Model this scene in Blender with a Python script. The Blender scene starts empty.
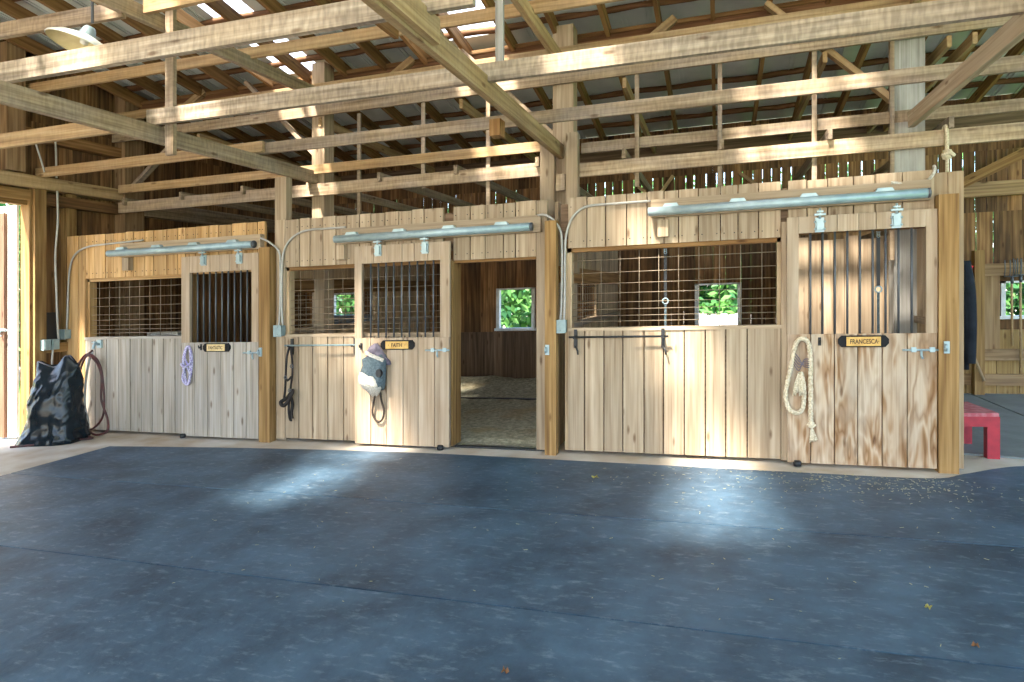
import bpy, math, random
from mathutils import Vector, Matrix, noise as mnoise

random.seed(7)
SC = bpy.context.scene
COL = SC.collection
K = 0.034            # the barn floor and its framing fall gently towards the left wall
D = bpy.data


def sh(v):
    return Vector((v[0], v[1], v[2] + K * v[0]))


# ------------------------------------------------------------------ materials
def new_mat(name):
    m = D.materials.new(name)
    m.use_nodes = True
    nt = m.node_tree
    return m, nt, nt.nodes, nt.links, nt.nodes['Principled BSDF']


def ramp(nodes, stops):
    r = nodes.new('ShaderNodeValToRGB')
    cr = r.color_ramp
    while len(cr.elements) < len(stops):
        cr.elements.new(0.5)
    for e, (p, c) in zip(cr.elements, stops):
        e.position = p
        e.color = (*c, 1)
    return r


def wood(name, dark, mid, light, rough=.75, vary=.5, stain=None, stain_amt=.35, rings=False, gs=1.0, spec=.25, saw=0.0):
    m, nt, N, L, B = new_mat(name)
    at = N.new('ShaderNodeAttribute'); at.attribute_name = 'gc'
    rn = N.new('ShaderNodeAttribute'); rn.attribute_name = 'rnd'
    mp = N.new('ShaderNodeMapping')
    mp.inputs['Scale'].default_value = (1.3 * gs, 26 * gs, 26 * gs)
    L.new(at.outputs['Vector'], mp.inputs['Vector'])
    nz = N.new('ShaderNodeTexNoise'); nz.inputs['Scale'].default_value = 1.0
    nz.inputs['Detail'].default_value = 6; nz.inputs['Roughness'].default_value = .37
    L.new(mp.outputs['Vector'], nz.inputs['Vector'])
    fac = nz.outputs['Fac']
    if rings:
        mp2 = N.new('ShaderNodeMapping'); mp2.inputs['Scale'].default_value = (1.5, 7.5, 7.5)
        L.new(at.outputs['Vector'], mp2.inputs['Vector'])
        n2 = N.new('ShaderNodeTexNoise'); n2.inputs['Scale'].default_value = 1.0
        n2.inputs['Detail'].default_value = 2.2; n2.inputs['Distortion'].default_value = .4
        L.new(mp2.outputs['Vector'], n2.inputs['Vector'])
        mu = N.new('ShaderNodeMath'); mu.operation = 'MULTIPLY'; mu.inputs[1].default_value = 9
        L.new(n2.outputs['Fac'], mu.inputs[0])
        fr = N.new('ShaderNodeMath'); fr.operation = 'PINGPONG'; fr.inputs[1].default_value = 1
        L.new(mu.outputs[0], fr.inputs[0])
        mx = N.new('ShaderNodeMath'); mx.operation = 'MULTIPLY_ADD'
        mx.inputs[1].default_value = .55
        L.new(fr.outputs[0], mx.inputs[0])
        m3 = N.new('ShaderNodeMath'); m3.operation = 'MULTIPLY'; m3.inputs[1].default_value = .5
        L.new(fac, m3.inputs[0]); L.new(m3.outputs[0], mx.inputs[2])
        fac = mx.outputs[0]
    rp = ramp(N, [(.25, dark), (.5, mid), (.75, light)])
    L.new(fac, rp.inputs['Fac'])
    col = rp.outputs['Color']
    if stain is not None:
        mp4 = N.new('ShaderNodeMapping'); mp4.inputs['Scale'].default_value = (1.1, 3.5, 3.5)
        L.new(at.outputs['Vector'], mp4.inputs['Vector'])
        n4 = N.new('ShaderNodeTexNoise'); n4.inputs['Scale'].default_value = 1.4; n4.inputs['Detail'].default_value = 4
        L.new(mp4.outputs['Vector'], n4.inputs['Vector'])
        r4 = ramp(N, [(.42, (0, 0, 0)), (.68, (1, 1, 1))])
        L.new(n4.outputs['Fac'], r4.inputs['Fac'])
        m4 = N.new('ShaderNodeMath'); m4.operation = 'MULTIPLY'; m4.inputs[1].default_value = stain_amt
        L.new(r4.outputs['Color'], m4.inputs[0])
        mixc = N.new('ShaderNodeMixRGB')
        L.new(m4.outputs[0], mixc.inputs['Fac']); L.new(col, mixc.inputs['Color1'])
        mixc.inputs['Color2'].default_value = (*stain, 1)
        col = mixc.outputs['Color']
    if saw:
        mps = N.new('ShaderNodeMapping'); mps.inputs['Scale'].default_value = (34, 9, 9)
        L.new(at.outputs['Vector'], mps.inputs['Vector'])
        wv = N.new('ShaderNodeTexNoise'); wv.inputs['Scale'].default_value = 1; wv.inputs['Detail'].default_value = 1
        L.new(mps.outputs['Vector'], wv.inputs['Vector'])
        rs = ramp(N, [(.35, (1 - saw,) * 3), (.65, (1 + .0,) * 3)])
        L.new(wv.outputs['Fac'], rs.inputs['Fac'])
        ms = N.new('ShaderNodeMixRGB'); ms.blend_type = 'MULTIPLY'; ms.inputs['Fac'].default_value = 1
        L.new(col, ms.inputs['Color1']); L.new(rs.outputs['Color'], ms.inputs['Color2'])
        col = ms.outputs['Color']
    mq = N.new('ShaderNodeMapping'); mq.inputs['Scale'].default_value = (.9, 60 * gs, 60 * gs)
    L.new(at.outputs['Vector'], mq.inputs['Vector'])
    nq = N.new('ShaderNodeTexNoise'); nq.inputs['Scale'].default_value = 1; nq.inputs['Detail'].default_value = 4
    L.new(mq.outputs['Vector'], nq.inputs['Vector'])
    rq = ramp(N, [(.34, (.62, .57, .52)), (.50, (1, 1, 1))])
    L.new(nq.outputs['Fac'], rq.inputs['Fac'])
    mqx = N.new('ShaderNodeMixRGB'); mqx.blend_type = 'MULTIPLY'; mqx.inputs['Fac'].default_value = .5
    L.new(col, mqx.inputs['Color1']); L.new(rq.outputs['Color'], mqx.inputs['Color2'])
    col = mqx.outputs['Color']
    # knots
    mk = N.new('ShaderNodeMapping'); mk.inputs['Scale'].default_value = (2.2, 7, 7)
    L.new(at.outputs['Vector'], mk.inputs['Vector'])
    vo = N.new('ShaderNodeTexVoronoi'); vo.inputs['Scale'].default_value = 1.0
    L.new(mk.outputs['Vector'], vo.inputs['Vector'])
    rk = ramp(N, [(.06, (.35, .26, .2)), (.15, (1, 1, 1))])
    L.new(vo.outputs['Distance'], rk.inputs['Fac'])
    mkx = N.new('ShaderNodeMixRGB'); mkx.blend_type = 'MULTIPLY'; mkx.inputs['Fac'].default_value = .8
    L.new(col, mkx.inputs['Color1']); L.new(rk.outputs['Color'], mkx.inputs['Color2'])
    col = mkx.outputs['Color']
    # board to board tone
    mr = N.new('ShaderNodeMapRange')
    mr.inputs['To Min'].default_value = 1 - vary * .5; mr.inputs['To Max'].default_value = 1 + vary * .5
    L.new(rn.outputs['Fac'], mr.inputs['Value'])
    hs = N.new('ShaderNodeHueSaturation')
    L.new(mr.outputs['Result'], hs.inputs['Value']); L.new(col, hs.inputs['Color'])
    L.new(hs.outputs['Color'], B.inputs['Base Color'])
    B.inputs['Roughness'].default_value = rough
    B.inputs['Specular IOR Level'].default_value = spec
    bp = N.new('ShaderNodeBump'); bp.inputs['Strength'].default_value = .25; bp.inputs['Distance'].default_value = .01
    L.new(fac, bp.inputs['Height']); L.new(bp.outputs['Normal'], B.inputs['Normal'])
    return m


def plain(name, col, rough=.5, metal=0.0, spec=.5, col2=None, nscale=12.0, bump=0.0, detail=4, lo=.35, hi=.65):
    m, nt, N, L, B = new_mat(name)
    tc = N.new('ShaderNodeTexCoord')
    nz = N.new('ShaderNodeTexNoise'); nz.inputs['Scale'].default_value = nscale; nz.inputs['Detail'].default_value = detail
    L.new(tc.outputs['Object'], nz.inputs['Vector'])
    c2 = col2 if col2 else tuple(c * .82 for c in col)
    r = ramp(N, [(lo, c2), (hi, col)])
    L.new(nz.outputs['Fac'], r.inputs['Fac']); L.new(r.outputs['Color'], B.inputs['Base Color'])
    B.inputs['Roughness'].default_value = rough; B.inputs['Metallic'].default_value = metal
    B.inputs['Specular IOR Level'].default_value = spec
    if bump:
        bp = N.new('ShaderNodeBump'); bp.inputs['Strength'].default_value = bump; bp.inputs['Distance'].default_value = .02
        L.new(nz.outputs['Fac'], bp.inputs['Height']); L.new(bp.outputs['Normal'], B.inputs['Normal'])
    return m


M = {}
M['front'] = wood('tan_board_wood', (.255, .18, .115), (.37, .278, .188), (.465, .37, .265), vary=.42, stain=(.32, .25, .17), stain_amt=.55)
M['front_grey'] = wood('washed_grey_board_wood', (.25, .21, .165), (.37, .325, .27), (.47, .42, .36), vary=.3, stain=(.36, .34, .31), stain_amt=.55)
M['front_warm'] = wood('honey_board_wood', (.31, .17, .06), (.47, .28, .115), (.58, .38, .18), vary=.4, stain=(.40, .28, .16), stain_amt=.4)
M['door'] = wood('pinkish_tan_door_wood', (.29, .205, .13), (.39, .29, .20), (.47, .37, .27), vary=.2, stain=(.45, .37, .29), stain_amt=.4)
M['door_grey'] = wood('weathered_grey_door_wood', (.25, .21, .17), (.38, .335, .28), (.48, .43, .375), vary=.2, stain=(.36, .34, .32), stain_amt=.45)
M['ply'] = wood('figured_plywood', (.22, .115, .05), (.35, .215, .12), (.48, .36, .25), vary=.16, rings=True, stain=(.50, .42, .33), stain_amt=.7)
M['post'] = wood('yellow_pine_post_wood', (.15, .078, .026), (.26, .15, .055), (.36, .225, .095), vary=.3)
M['post_grey'] = wood('grey_weathered_post_wood', (.18, .17, .155), (.29, .28, .26), (.40, .39, .37), vary=.2, stain=(.5, .5, .47), stain_amt=.5)
M['beam'] = wood('rough_sawn_beam_wood', (.21, .145, .09), (.365, .27, .175), (.51, .40, .28), vary=.45, stain=(.32, .27, .24), stain_amt=.55, saw=.22)
M['beam_warm'] = wood('golden_beam_wood', (.26, .155, .07), (.42, .275, .135), (.54, .385, .21), vary=.35, stain=(.36, .27, .18), stain_amt=.45, saw=.12)
M['beam_grey'] = wood('grey_rough_sawn_wood', (.17, .135, .10), (.31, .25, .19), (.47, .40, .32), vary=.3, stain=(.46, .36, .25), stain_amt=.6, saw=.3)
M['rafter'] = wood('brown_rafter_wood', (.13, .062, .02), (.23, .12, .043), (.33, .19, .08), vary=.6)
M['purlin'] = wood('dark_bark_edge_wood', (.07, .03, .011), (.14, .065, .026), (.21, .11, .05), vary=.5)
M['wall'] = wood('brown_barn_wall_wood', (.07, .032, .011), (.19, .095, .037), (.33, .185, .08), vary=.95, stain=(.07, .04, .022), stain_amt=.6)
M['wall_low'] = wood('ochre_wall_wood', (.24, .14, .05), (.37, .235, .09), (.46, .32, .15), vary=.5)
M['girt'] = wood('brown_girt_wood', (.17, .095, .045), (.29, .18, .09), (.40, .27, .15), vary=.3, stain=(.2, .13, .08), stain_amt=.4)
M['kick'] = wood('dark_kick_board_wood', (.08, .05, .03), (.145, .092, .056), (.22, .145, .095), vary=.5)
M['stallwood'] = wood('stall_partition_wood', (.28, .19, .11), (.43, .31, .19), (.55, .42, .27), vary=.5, stain=(.22, .15, .09), stain_amt=.45)
M['galv'] = plain('galvanised_steel', (.36, .46, .49), rough=.42, metal=.35, col2=(.27, .36, .40), nscale=9)
M['galv_dull'] = plain('dull_galvanised_wire', (.27, .21, .145), rough=.6, metal=.2)
M['bar'] = plain('grey_steel_bar', (.10, .11, .125), rough=.45, metal=.4)
M['conduit'] = plain('grey_conduit', (.42, .41, .38), rough=.5, metal=.15)
M['box'] = plain('grey_green_box_metal', (.26, .34, .35), rough=.5, metal=.15, col2=(.20, .27, .28))
M['blackiron'] = plain('black_iron', (.02, .022, .025), rough=.5, metal=.3)
M['plate'] = plain('amber_nameplate_wood', (.66, .40, .10), rough=.45, col2=(.52, .29, .06), nscale=20)
M['plate_pale'] = plain('pale_nameplate_wood', (.72, .55, .28), rough=.45, col2=(.6, .44, .2), nscale=20)
M['ink'] = plain('burnt_lettering', (.05, .025, .01), rough=.7)
M['holder'] = plain('black_nameplate_holder', (.008, .009, .011), rough=.6, spec=.2)
M['cotton'] = plain('cotton_rope', (.72, .63, .47), rough=.9, col2=(.50, .41, .28), nscale=60, bump=.6)
M['purple'] = plain('purple_rope', (.30, .24, .50), rough=.85, col2=(.62, .60, .74), nscale=70, bump=.5, lo=.45, hi=.55)
M['leather'] = plain('black_leather', (.012, .010, .010), rough=.6, spec=.25, col2=(.025, .02, .018))
M['mask_grey'] = plain('slate_mesh_cloth', (.105, .14, .16), rough=.9, spec=.2, col2=(.06, .085, .10), nscale=40)
M['mask_lilac'] = plain('mauve_grey_cloth', (.17, .15, .19), rough=.9, spec=.2, col2=(.08, .07, .095), nscale=20)
M['fleece'] = plain('white_fleece', (.62, .59, .53), rough=.95, col2=(.38, .35, .30), nscale=60, bump=.6)
M['leadrope'] = plain('brown_lead_cord', (.05, .038, .03), rough=.85, spec=.2)
M['bag'] = plain('black_plastic_sack', (.005, .010, .014), rough=.22, spec=.3, col2=(.009, .016, .022), nscale=5)
M['hose'] = plain('dark_red_hose', (.085, .014, .012), rough=.45, col2=(.03, .008, .008))
M['hose_grey'] = plain('grey_pipe', (.5, .5, .48), rough=.5)
M['red'] = plain('red_painted_wood', (.40, .018, .035), rough=.45, col2=(.30, .014, .03), nscale=14)
M['redtop'] = plain('faded_red_painted_top', (.50, .20, .22), rough=.6, col2=(.38, .07, .09), nscale=16)
M['redplastic'] = plain('bright_red_plastic', (.6, .02, .02), rough=.35)
M['navy'] = plain('dark_navy_cloth', (.008, .011, .017), rough=.95, spec=.15, col2=(.014, .018, .026))
M['enamel'] = plain('white_enamel', (.70, .72, .68), rough=.3, col2=(.6, .62, .58))
M['cream'] = plain('cream_enamel_inside', (.74, .64, .34), rough=.5, col2=(.66, .55, .28))
M['whitetrim'] = plain('white_window_trim', (.75, .78, .80), rough=.6)
M['whitepanel'] = plain('white_metal_panel', (.85, .86, .86), rough=.5)
M['browntrim'] = wood('dark_brown_stile_wood', (.10, .05, .03), (.17, .09, .055), (.24, .13, .08), vary=.2)
M['grass'] = plain('outside_grass', (.12, .30, .04), rough=.9, col2=(.07, .20, .025), nscale=1.2, detail=8)
M['gravel'] = plain('pale_gravel', (.46, .42, .36), rough=.95, col2=(.36, .33, .28), nscale=14, detail=6)
M['bark'] = plain('tree_bark', (.10, .07, .045), rough=.9)
M['feed'] = plain('blue_grey_trough', (.13, .16, .19), rough=.5)
M['straw'] = plain('pale_straw', (.27, .28, .19), rough=.9, col2=(.4, .36, .2))
M['yleaf'] = plain('yellow_dry_leaf', (.30, .27, .07), rough=.9)
M['bleaf'] = plain('brown_dry_leaf', (.16, .075, .03), rough=.9)


def leaf_mat(name, c1, c2):
    m, nt, N, L, B = new_mat(name)
    oi = N.new('ShaderNodeAttribute'); oi.attribute_name = 'rnd'
    r = ramp(N, [(0, c1), (1, c2)])
    L.new(oi.outputs['Fac'], r.inputs['Fac']); L.new(r.outputs['Color'], B.inputs['Base Color'])
    B.inputs['Roughness'].default_value = .6
    tr = N.new('ShaderNodeBsdfTranslucent'); L.new(r.outputs['Color'], tr.inputs['Color'])
    mx = N.new('ShaderNodeMixShader'); mx.inputs['Fac'].default_value = .45
    L.new(B.outputs['BSDF'], mx.inputs[1]); L.new(tr.outputs['BSDF'], mx.inputs[2])
    L.new(mx.outputs['Shader'], N['Material Output'].inputs['Surface'])
    return m


M['leaf'] = leaf_mat('green_leaves', (.015, .095, .035), (.12, .30, .06))


def floor_mats():
    # bare concrete
    m, nt, N, L, B = new_mat('pale_concrete')
    tc = N.new('ShaderNodeTexCoord')
    n1 = N.new('ShaderNodeTexNoise'); n1.inputs['Scale'].default_value = 2.2; n1.inputs['Detail'].default_value = 8
    L.new(tc.outputs['Object'], n1.inputs['Vector'])
    r1 = ramp(N, [(.3, (.40, .31, .21)), (.52, (.52, .46, .38)), (.7, (.60, .57, .52))])
    L.new(n1.outputs['Fac'], r1.inputs['Fac'])
    L.new(r1.outputs['Color'], B.inputs['Base Color']); B.inputs['Roughness'].default_value = .7
    b = N.new('ShaderNodeBump'); b.inputs['Strength'].default_value = .15
    L.new(n1.outputs['Fac'], b.inputs['Height']); L.new(b.outputs['Normal'], B.inputs['Normal'])
    M['concrete'] = m
    # rubber mat
    for nm, base, dark, key in (('blue_grey_rubber', (.058, .112, .172), (.020, .042, .070), 'rubber'),
                                ('grey_rubber', (.20, .23, .24), (.12, .145, .155), 'rubber_grey')):
        m, nt, N, L, B = new_mat(nm)
        tc = N.new('ShaderNodeTexCoord')
        n1 = N.new('ShaderNodeTexNoise'); n1.inputs['Scale'].default_value = 2.0; n1.inputs['Detail'].default_value = 10
        n1.inputs['Roughness'].default_value = .65
        L.new(tc.outputs['Object'], n1.inputs['Vector'])
        r1 = ramp(N, [(.34, dark), (.66, base)])
        L.new(n1.outputs['Fac'], r1.inputs['Fac'])
        # dusty scuffs
        mp = N.new('ShaderNodeMapping'); mp.inputs['Scale'].default_value = (1.6, 4, 1)
        L.new(tc.outputs['Object'], mp.inputs['Vector'])
        n2 = N.new('ShaderNodeTexNoise'); n2.inputs['Scale'].default_value = 5.5; n2.inputs['Detail'].default_value = 7
        n2.inputs['Roughness'].default_value = .7
        L.new(mp.outputs['Vector'], n2.inputs['Vector'])
        r2 = ramp(N, [(.54, (0, 0, 0)), (.78, (.75, .75, .75))])
        L.new(n2.outputs['Fac'], r2.inputs['Fac'])
        mx = N.new('ShaderNodeMixRGB'); L.new(r2.outputs['Color'], mx.inputs['Fac'])
        L.new(r1.outputs['Color'], mx.inputs['Color1']); mx.inputs['Color2'].default_value = (.22, .28, .33, 1)
        # small chaff specks
        vo = N.new('ShaderNodeTexVoronoi'); vo.inputs['Scale'].default_value = 16
        L.new(tc.outputs['Object'], vo.inputs['Vector'])
        r3 = ramp(N, [(.035, (.8, .8, .8)), (.06, (0, 0, 0))])
        L.new(vo.outputs['Distance'], r3.inputs['Fac'])
        n5 = N.new('ShaderNodeTexNoise'); n5.inputs['Scale'].default_value = 2.7
        L.new(tc.outputs['Object'], n5.inputs['Vector'])
        r5 = ramp(N, [(.5, (0, 0, 0)), (.62, (1, 1, 1))]); L.new(n5.outputs['Fac'], r5.inputs['Fac'])
        mm = N.new('ShaderNodeMath'); mm.operation = 'MULTIPLY'
        L.new(r3.outputs['Color'], mm.inputs[0]); L.new(r5.outputs['Color'], mm.inputs[1])
        mx2 = N.new('ShaderNodeMixRGB'); L.new(mm.outputs[0], mx2.inputs['Fac'])
        L.new(mx.outputs['Color'], mx2.inputs['Color1']); mx2.inputs['Color2'].default_value = (.42, .43, .40, 1)
        L.new(mx2.outputs['Color'], B.inputs['Base Color'])
        B.inputs['Roughness'].default_value = .52; B.inputs['Specular IOR Level'].default_value = .45
        n6 = N.new('ShaderNodeTexNoise'); n6.inputs['Scale'].default_value = 14; n6.inputs['Detail'].default_value = 6
        L.new(tc.outputs['Object'], n6.inputs['Vector'])
        b = N.new('ShaderNodeBump'); b.inputs['Strength'].default_value = .35; b.inputs['Distance'].default_value = .012
        L.new(n6.outputs['Fac'], b.inputs['Height']); L.new(b.outputs['Normal'], B.inputs['Normal'])
        M[key] = m
    # bedding
    m, nt, N, L, B = new_mat('sawdust_and_straw')
    tc = N.new('ShaderNodeTexCoord')
    n1 = N.new('ShaderNodeTexNoise'); n1.inputs['Scale'].default_value = 16; n1.inputs['Detail'].default_value = 9
    n1.inputs['Roughness'].default_value = .7
    L.new(tc.outputs['Object'], n1.inputs['Vector'])
    r1 = ramp(N, [(.32, (.13, .13, .09)), (.5, (.31, .30, .215)), (.68, (.52, .49, .37))])
    L.new(n1.outputs['Fac'], r1.inputs['Fac'])
    n2 = N.new('ShaderNodeTexNoise'); n2.inputs['Scale'].default_value = 1.6
    L.new(tc.outputs['Object'], n2.inputs['Vector'])
    r2 = ramp(N, [(.58, (0, 0, 0)), (.72, (.45, .45, .45))]); L.new(n2.outputs['Fac'], r2.inputs['Fac'])
    mx = N.new('ShaderNodeMixRGB'); L.new(r2.outputs['Color'], mx.inputs['Fac'])
    L.new(r1.outputs['Color'], mx.inputs['Color1']); mx.inputs['Color2'].default_value = (.30, .20, .07, 1)
    L.new(mx.outputs['Color'], B.inputs['Base Color']); B.inputs['Roughness'].default_value = .95
    b = N.new('ShaderNodeBump'); b.inputs['Strength'].default_value = .8; b.inputs['Distance'].default_value = .02
    L.new(n1.outputs['Fac'], b.inputs['Height']); L.new(b.outputs['Normal'], B.inputs['Normal'])
    M['bedding'] = m
    # roof sheet
    m, nt, N, L, B = new_mat('grey_green_roof_sheet')
    tc = N.new('ShaderNodeTexCoord')
    n1 = N.new('ShaderNodeTexNoise'); n1.inputs['Scale'].default_value = 3; n1.inputs['Detail'].default_value = 5
    L.new(tc.outputs['Object'], n1.inputs['Vector'])
    r1 = ramp(N, [(.3, (.50, .56, .53)), (.7, (.64, .68, .65))]); L.new(n1.outputs['Fac'], r1.inputs['Fac'])
    L.new(r1.outputs['Color'], B.inputs['Base Color'])
    B.inputs['Roughness'].default_value = .5; B.inputs['Metallic'].default_value = .1
    M['sheet'] = m
    # translucent skylight
    m, nt, N, L, B = new_mat('translucent_fibreglass')
    tl = N.new('ShaderNodeBsdfTranslucent'); tl.inputs['Color'].default_value = (.95, .95, .93, 1)
    tp = N.new('ShaderNodeBsdfTransparent'); tp.inputs['Color'].default_value = (.95, .95, .95, 1)
    mx = N.new('ShaderNodeMixShader'); mx.inputs['Fac'].default_value = .88
    L.new(tl.outputs['BSDF'], mx.inputs[1]); L.new(tp.outputs['BSDF'], mx.inputs[2])
    L.new(mx.outputs['Shader'], N['Material Output'].inputs['Surface'])
    M['skylight'] = m


floor_mats()

# ------------------------------------------------------------------ geometry helpers
ORG = {}


class MB:
    """collects shapes in building coordinates; build() links them as ONE mesh object"""

    def __init__(self):
        self.v = []; self.f = []; self.gc = []; self.rn = []; self.sm = []

    def _add(self, vs, fs, along=None, rnd=None, smooth=False):
        n = len(self.v)
        r = random.random() if rnd is None else rnd
        off = Vector((r * 37.1, r * 91.7, r * 53.3))
        c = sum((Vector(p) for p in vs), Vector()) / len(vs)
        if along is None:
            ex = [max(p[i] for p in vs) - min(p[i] for p in vs) for i in range(3)]
            a = ex.index(max(ex)); along = Vector([1.0 if i == a else 0 for i in range(3)])
        al = along.normalized()
        t = al.orthogonal().normalized(); b = al.cross(t)
        for p in vs:
            p = Vector(p); q = p - c
            self.v.append(p); self.gc.append(Vector((q.dot(al), q.dot(t), q.dot(b))) + off); self.rn.append(r)
        for f in fs:
            self.f.append([n + i for i in f]); self.sm.append(smooth)
        return self

    def box(self, x0, x1, y0, y1, z0, z1, along=None, rnd=None):
        vs = [(x, y, z) for x in (x0, x1) for y in (y0, y1) for z in (z0, z1)]
        fs = [(0, 1, 3, 2), (4, 6, 7, 5), (0, 4, 5, 1), (2, 3, 7, 6), (0, 2, 6, 4), (1, 5, 7, 3)]
        return self._add(vs, fs, along, rnd)

    def bar(self, p, q, w, h, up=(0, 0, 1), rnd=None):
        p = Vector(p); q = Vector(q); d = (q - p).normalized(); up = Vector(up)
        s = d.cross(up)
        if s.length < 1e-4:
            s = d.cross(Vector((0, 1, 0)))
        s.normalize(); u = s.cross(d).normalized()
        vs = [e + s * (a * w / 2) + u * (b * h / 2) for e in (p, q) for a in (-1, 1) for b in (-1, 1)]
        fs = [(0, 1, 3, 2), (4, 6, 7, 5), (0, 4, 5, 1), (2, 3, 7, 6), (0, 2, 6, 4), (1, 5, 7, 3)]
        return self._add(vs, fs, d, rnd)

    def tube(self, pts, r, n=8, rnd=.5, closed=False, radii=None):
        pts = [Vector(p) for p in pts]
        m = len(pts); vs = []; prev = None
        for i, p in enumerate(pts):
            if closed:
                t = (pts[(i + 1) % m] - pts[i - 1])
            else:
                t = pts[min(i + 1, m - 1)] - pts[max(i - 1, 0)]
            t = t.normalized() if t.length > 1e-9 else Vector((0, 0, 1))
            if prev is None:
                nrm = t.orthogonal().normalized()
            else:
                nrm = prev - t * prev.dot(t)
                nrm = nrm.normalized() if nrm.length > 1e-6 else t.orthogonal().normalized()
            prev = nrm; b = t.cross(nrm)
            rr = radii[i] if radii else r
            for k in range(n):
                a = 2 * math.pi * k / n
                vs.append(p + nrm * (math.cos(a) * rr) + b * (math.sin(a) * rr))
        fs = []
        for i in range(m if closed else m - 1):
            j = (i + 1) % m
            for k in range(n):
                l = (k + 1) % n
                fs.append((i * n + k, i * n + l, j * n + l, j * n + k))
        if not closed:
            fs.append(tuple(range(n - 1, -1, -1))); fs.append(tuple(range((m - 1) * n, m * n)))
        ax = pts[-1] - pts[0]
        return self._add(vs, fs, ax if ax.length > 1e-5 else Vector((0, 0, 1)), rnd, smooth=True)

    def lathe(self, prof, c, n=24, rot=None, rnd=.5):
        c = Vector(c); vs = []
        for (r, z) in prof:
            for k in range(n):
                a = 2 * math.pi * k / n
                p = Vector((r * math.cos(a), r * math.sin(a), z))
                if rot is not None: p = rot @ p
                vs.append(c + p)
        fs = []
        for i in range(len(prof) - 1):
            for k in range(n):
                l = (k + 1) % n
                fs.append((i * n + k, i * n + l, (i + 1) * n + l, (i + 1) * n + k))
        return self._add(vs, fs, Vector((0, 0, 1)), rnd, smooth=True)

    def rings(self, rings, rnd=.5, smooth=True, cap=True):
        """rings: list of equally long point loops"""
        n = len(rings[0]); vs = [p for r in rings for p in r]; fs = []
        for i in range(len(rings) - 1):
            for k in range(n):
                l = (k + 1) % n
                fs.append((i * n + k, i * n + l, (i + 1) * n + l, (i + 1) * n + k))
        if cap:
            fs.append(tuple(range(n - 1, -1, -1))); fs.append(tuple(range((len(rings) - 1) * n, len(rings) * n)))
        return self._add(vs, fs, Vector((0, 0, 1)), rnd, smooth)

    def prism(self, poly, z0, z1, rnd=.5):
        n = len(poly)
        vs = [(x, y, z0) for x, y in poly] + [(x, y, z1) for x, y in poly]
        fs = [tuple(range(n - 1, -1, -1)), tuple(range(n, 2 * n))]
        fs += [(i, (i + 1) % n, n + (i + 1) % n, n + i) for i in range(n)]
        return self._add(vs, fs, None, rnd)

    def front_prism(self, poly, y0, y1, rnd=.5):
        """poly in (x, z), extruded from y0 (front) to y1"""
        n = len(poly)
        vs = [(x, y0, z) for x, z in poly] + [(x, y1, z) for x, z in poly]
        fs = [tuple(range(n)), tuple(range(2 * n - 1, n - 1, -1))]
        fs += [(i, n + i, n + (i + 1) % n, (i + 1) % n) for i in range(n)]
        return self._add(vs, fs, None, rnd)

    def boards(self, axis, a0, a1, z0, z1, t0, t1, w=.15, gap=.006, zj=0.0, holes=(), wj=.25, nails=None):
        edges = [a0]
        while edges[-1] < a1 - w * .6:
            edges.append(min(a1, edges[-1] + w * random.uniform(1 - wj, 1 + wj)))
        if edges[-1] < a1: edges[-1] = a1
        for h in holes: edges += [h[0], h[1]]
        edges = sorted(set(round(e, 4) for e in edges if a0 - 1e-6 <= e <= a1 + 1e-6))
        i = 1
        while i < len(edges) - 1:     # drop slivers that are not hole edges
            he = any(abs(edges[i] - h[k]) < 1e-3 for h in holes for k in (0, 1))
            if not he and (edges[i] - edges[i - 1] < .05 or edges[i + 1] - edges[i] < .05): edges.pop(i)
            else: i += 1
        for e0, e1 in zip(edges, edges[1:]):
            g = gap if not isinstance(gap, tuple) else random.uniform(*gap)
            b0, b1 = e0 + g / 2, e1 - g / 2
            mid = (e0 + e1) / 2; segs = [(z0, z1 + random.uniform(-zj, zj))]
            for h in holes:
                if h[0] < mid < h[1]:
                    ns = []
                    for s in segs:
                        if h[2] > s[0]: ns.append((s[0], min(h[2], s[1])))
                        if h[3] < s[1]: ns.append((max(h[3], s[0]), s[1]))
                    segs = ns
            dt = random.uniform(-.003, .003)
            if nails is not None: nails.append((b0, b1, z0, z1))
            for s in segs:
                if axis == 'x': self.box(b0, b1, t0 + dt, t1 + dt, s[0], s[1], along=Vector((0, 0, 1)))
                else: self.box(t0 + dt, t1 + dt, b0, b1, s[0], s[1], along=Vector((0, 0, 1)))
        return self

    def build(self, name, mat, parent=None, origin=None):
        me = D.meshes.new(name)
        vs = [sh(p) for p in self.v]
        if parent is not None:
            org = ORG[parent]
        elif origin is not None:
            org = sh(origin)
        else:
            lo = [min(p[i] for p in vs) for i in range(3)]; hi = [max(p[i] for p in vs) for i in range(3)]
            org = Vector(((lo[0] + hi[0]) / 2, (lo[1] + hi[1]) / 2, lo[2]))
        me.from_pydata([tuple(p - org) for p in vs], [], self.f)
        a = me.attributes.new('gc', 'FLOAT_VECTOR', 'POINT'); a.data.foreach_set('vector', [c for p in self.gc for c in p])
        a = me.attributes.new('rnd', 'FLOAT', 'POINT'); a.data.foreach_set('value', self.rn)
        me.polygons.foreach_set('use_smooth', self.sm)
        me.materials.append(M[mat] if isinstance(mat, str) else mat)
        me.update()
        o = D.objects.new(name, me); COL.objects.link(o)
        if parent is None: o.location = org
        else: o.parent = parent
        ORG[o] = org
        return o


def tag(o, label, cat, group=None, kind='thing'):
    o['label'] = label; o['category'] = cat; o['kind'] = kind
    if group: o['group'] = group
    return o


def struct(o, label=None):
    o['kind'] = 'structure'
    if label: o['label'] = label
    return o


def thing(name, loc, label, cat, group=None):
    o = D.objects.new(name, None); COL.objects.link(o)
    o.empty_display_size = .1
    o.location = sh(loc); ORG[o] = sh(loc)
    return tag(o, label, cat, group)


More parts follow.
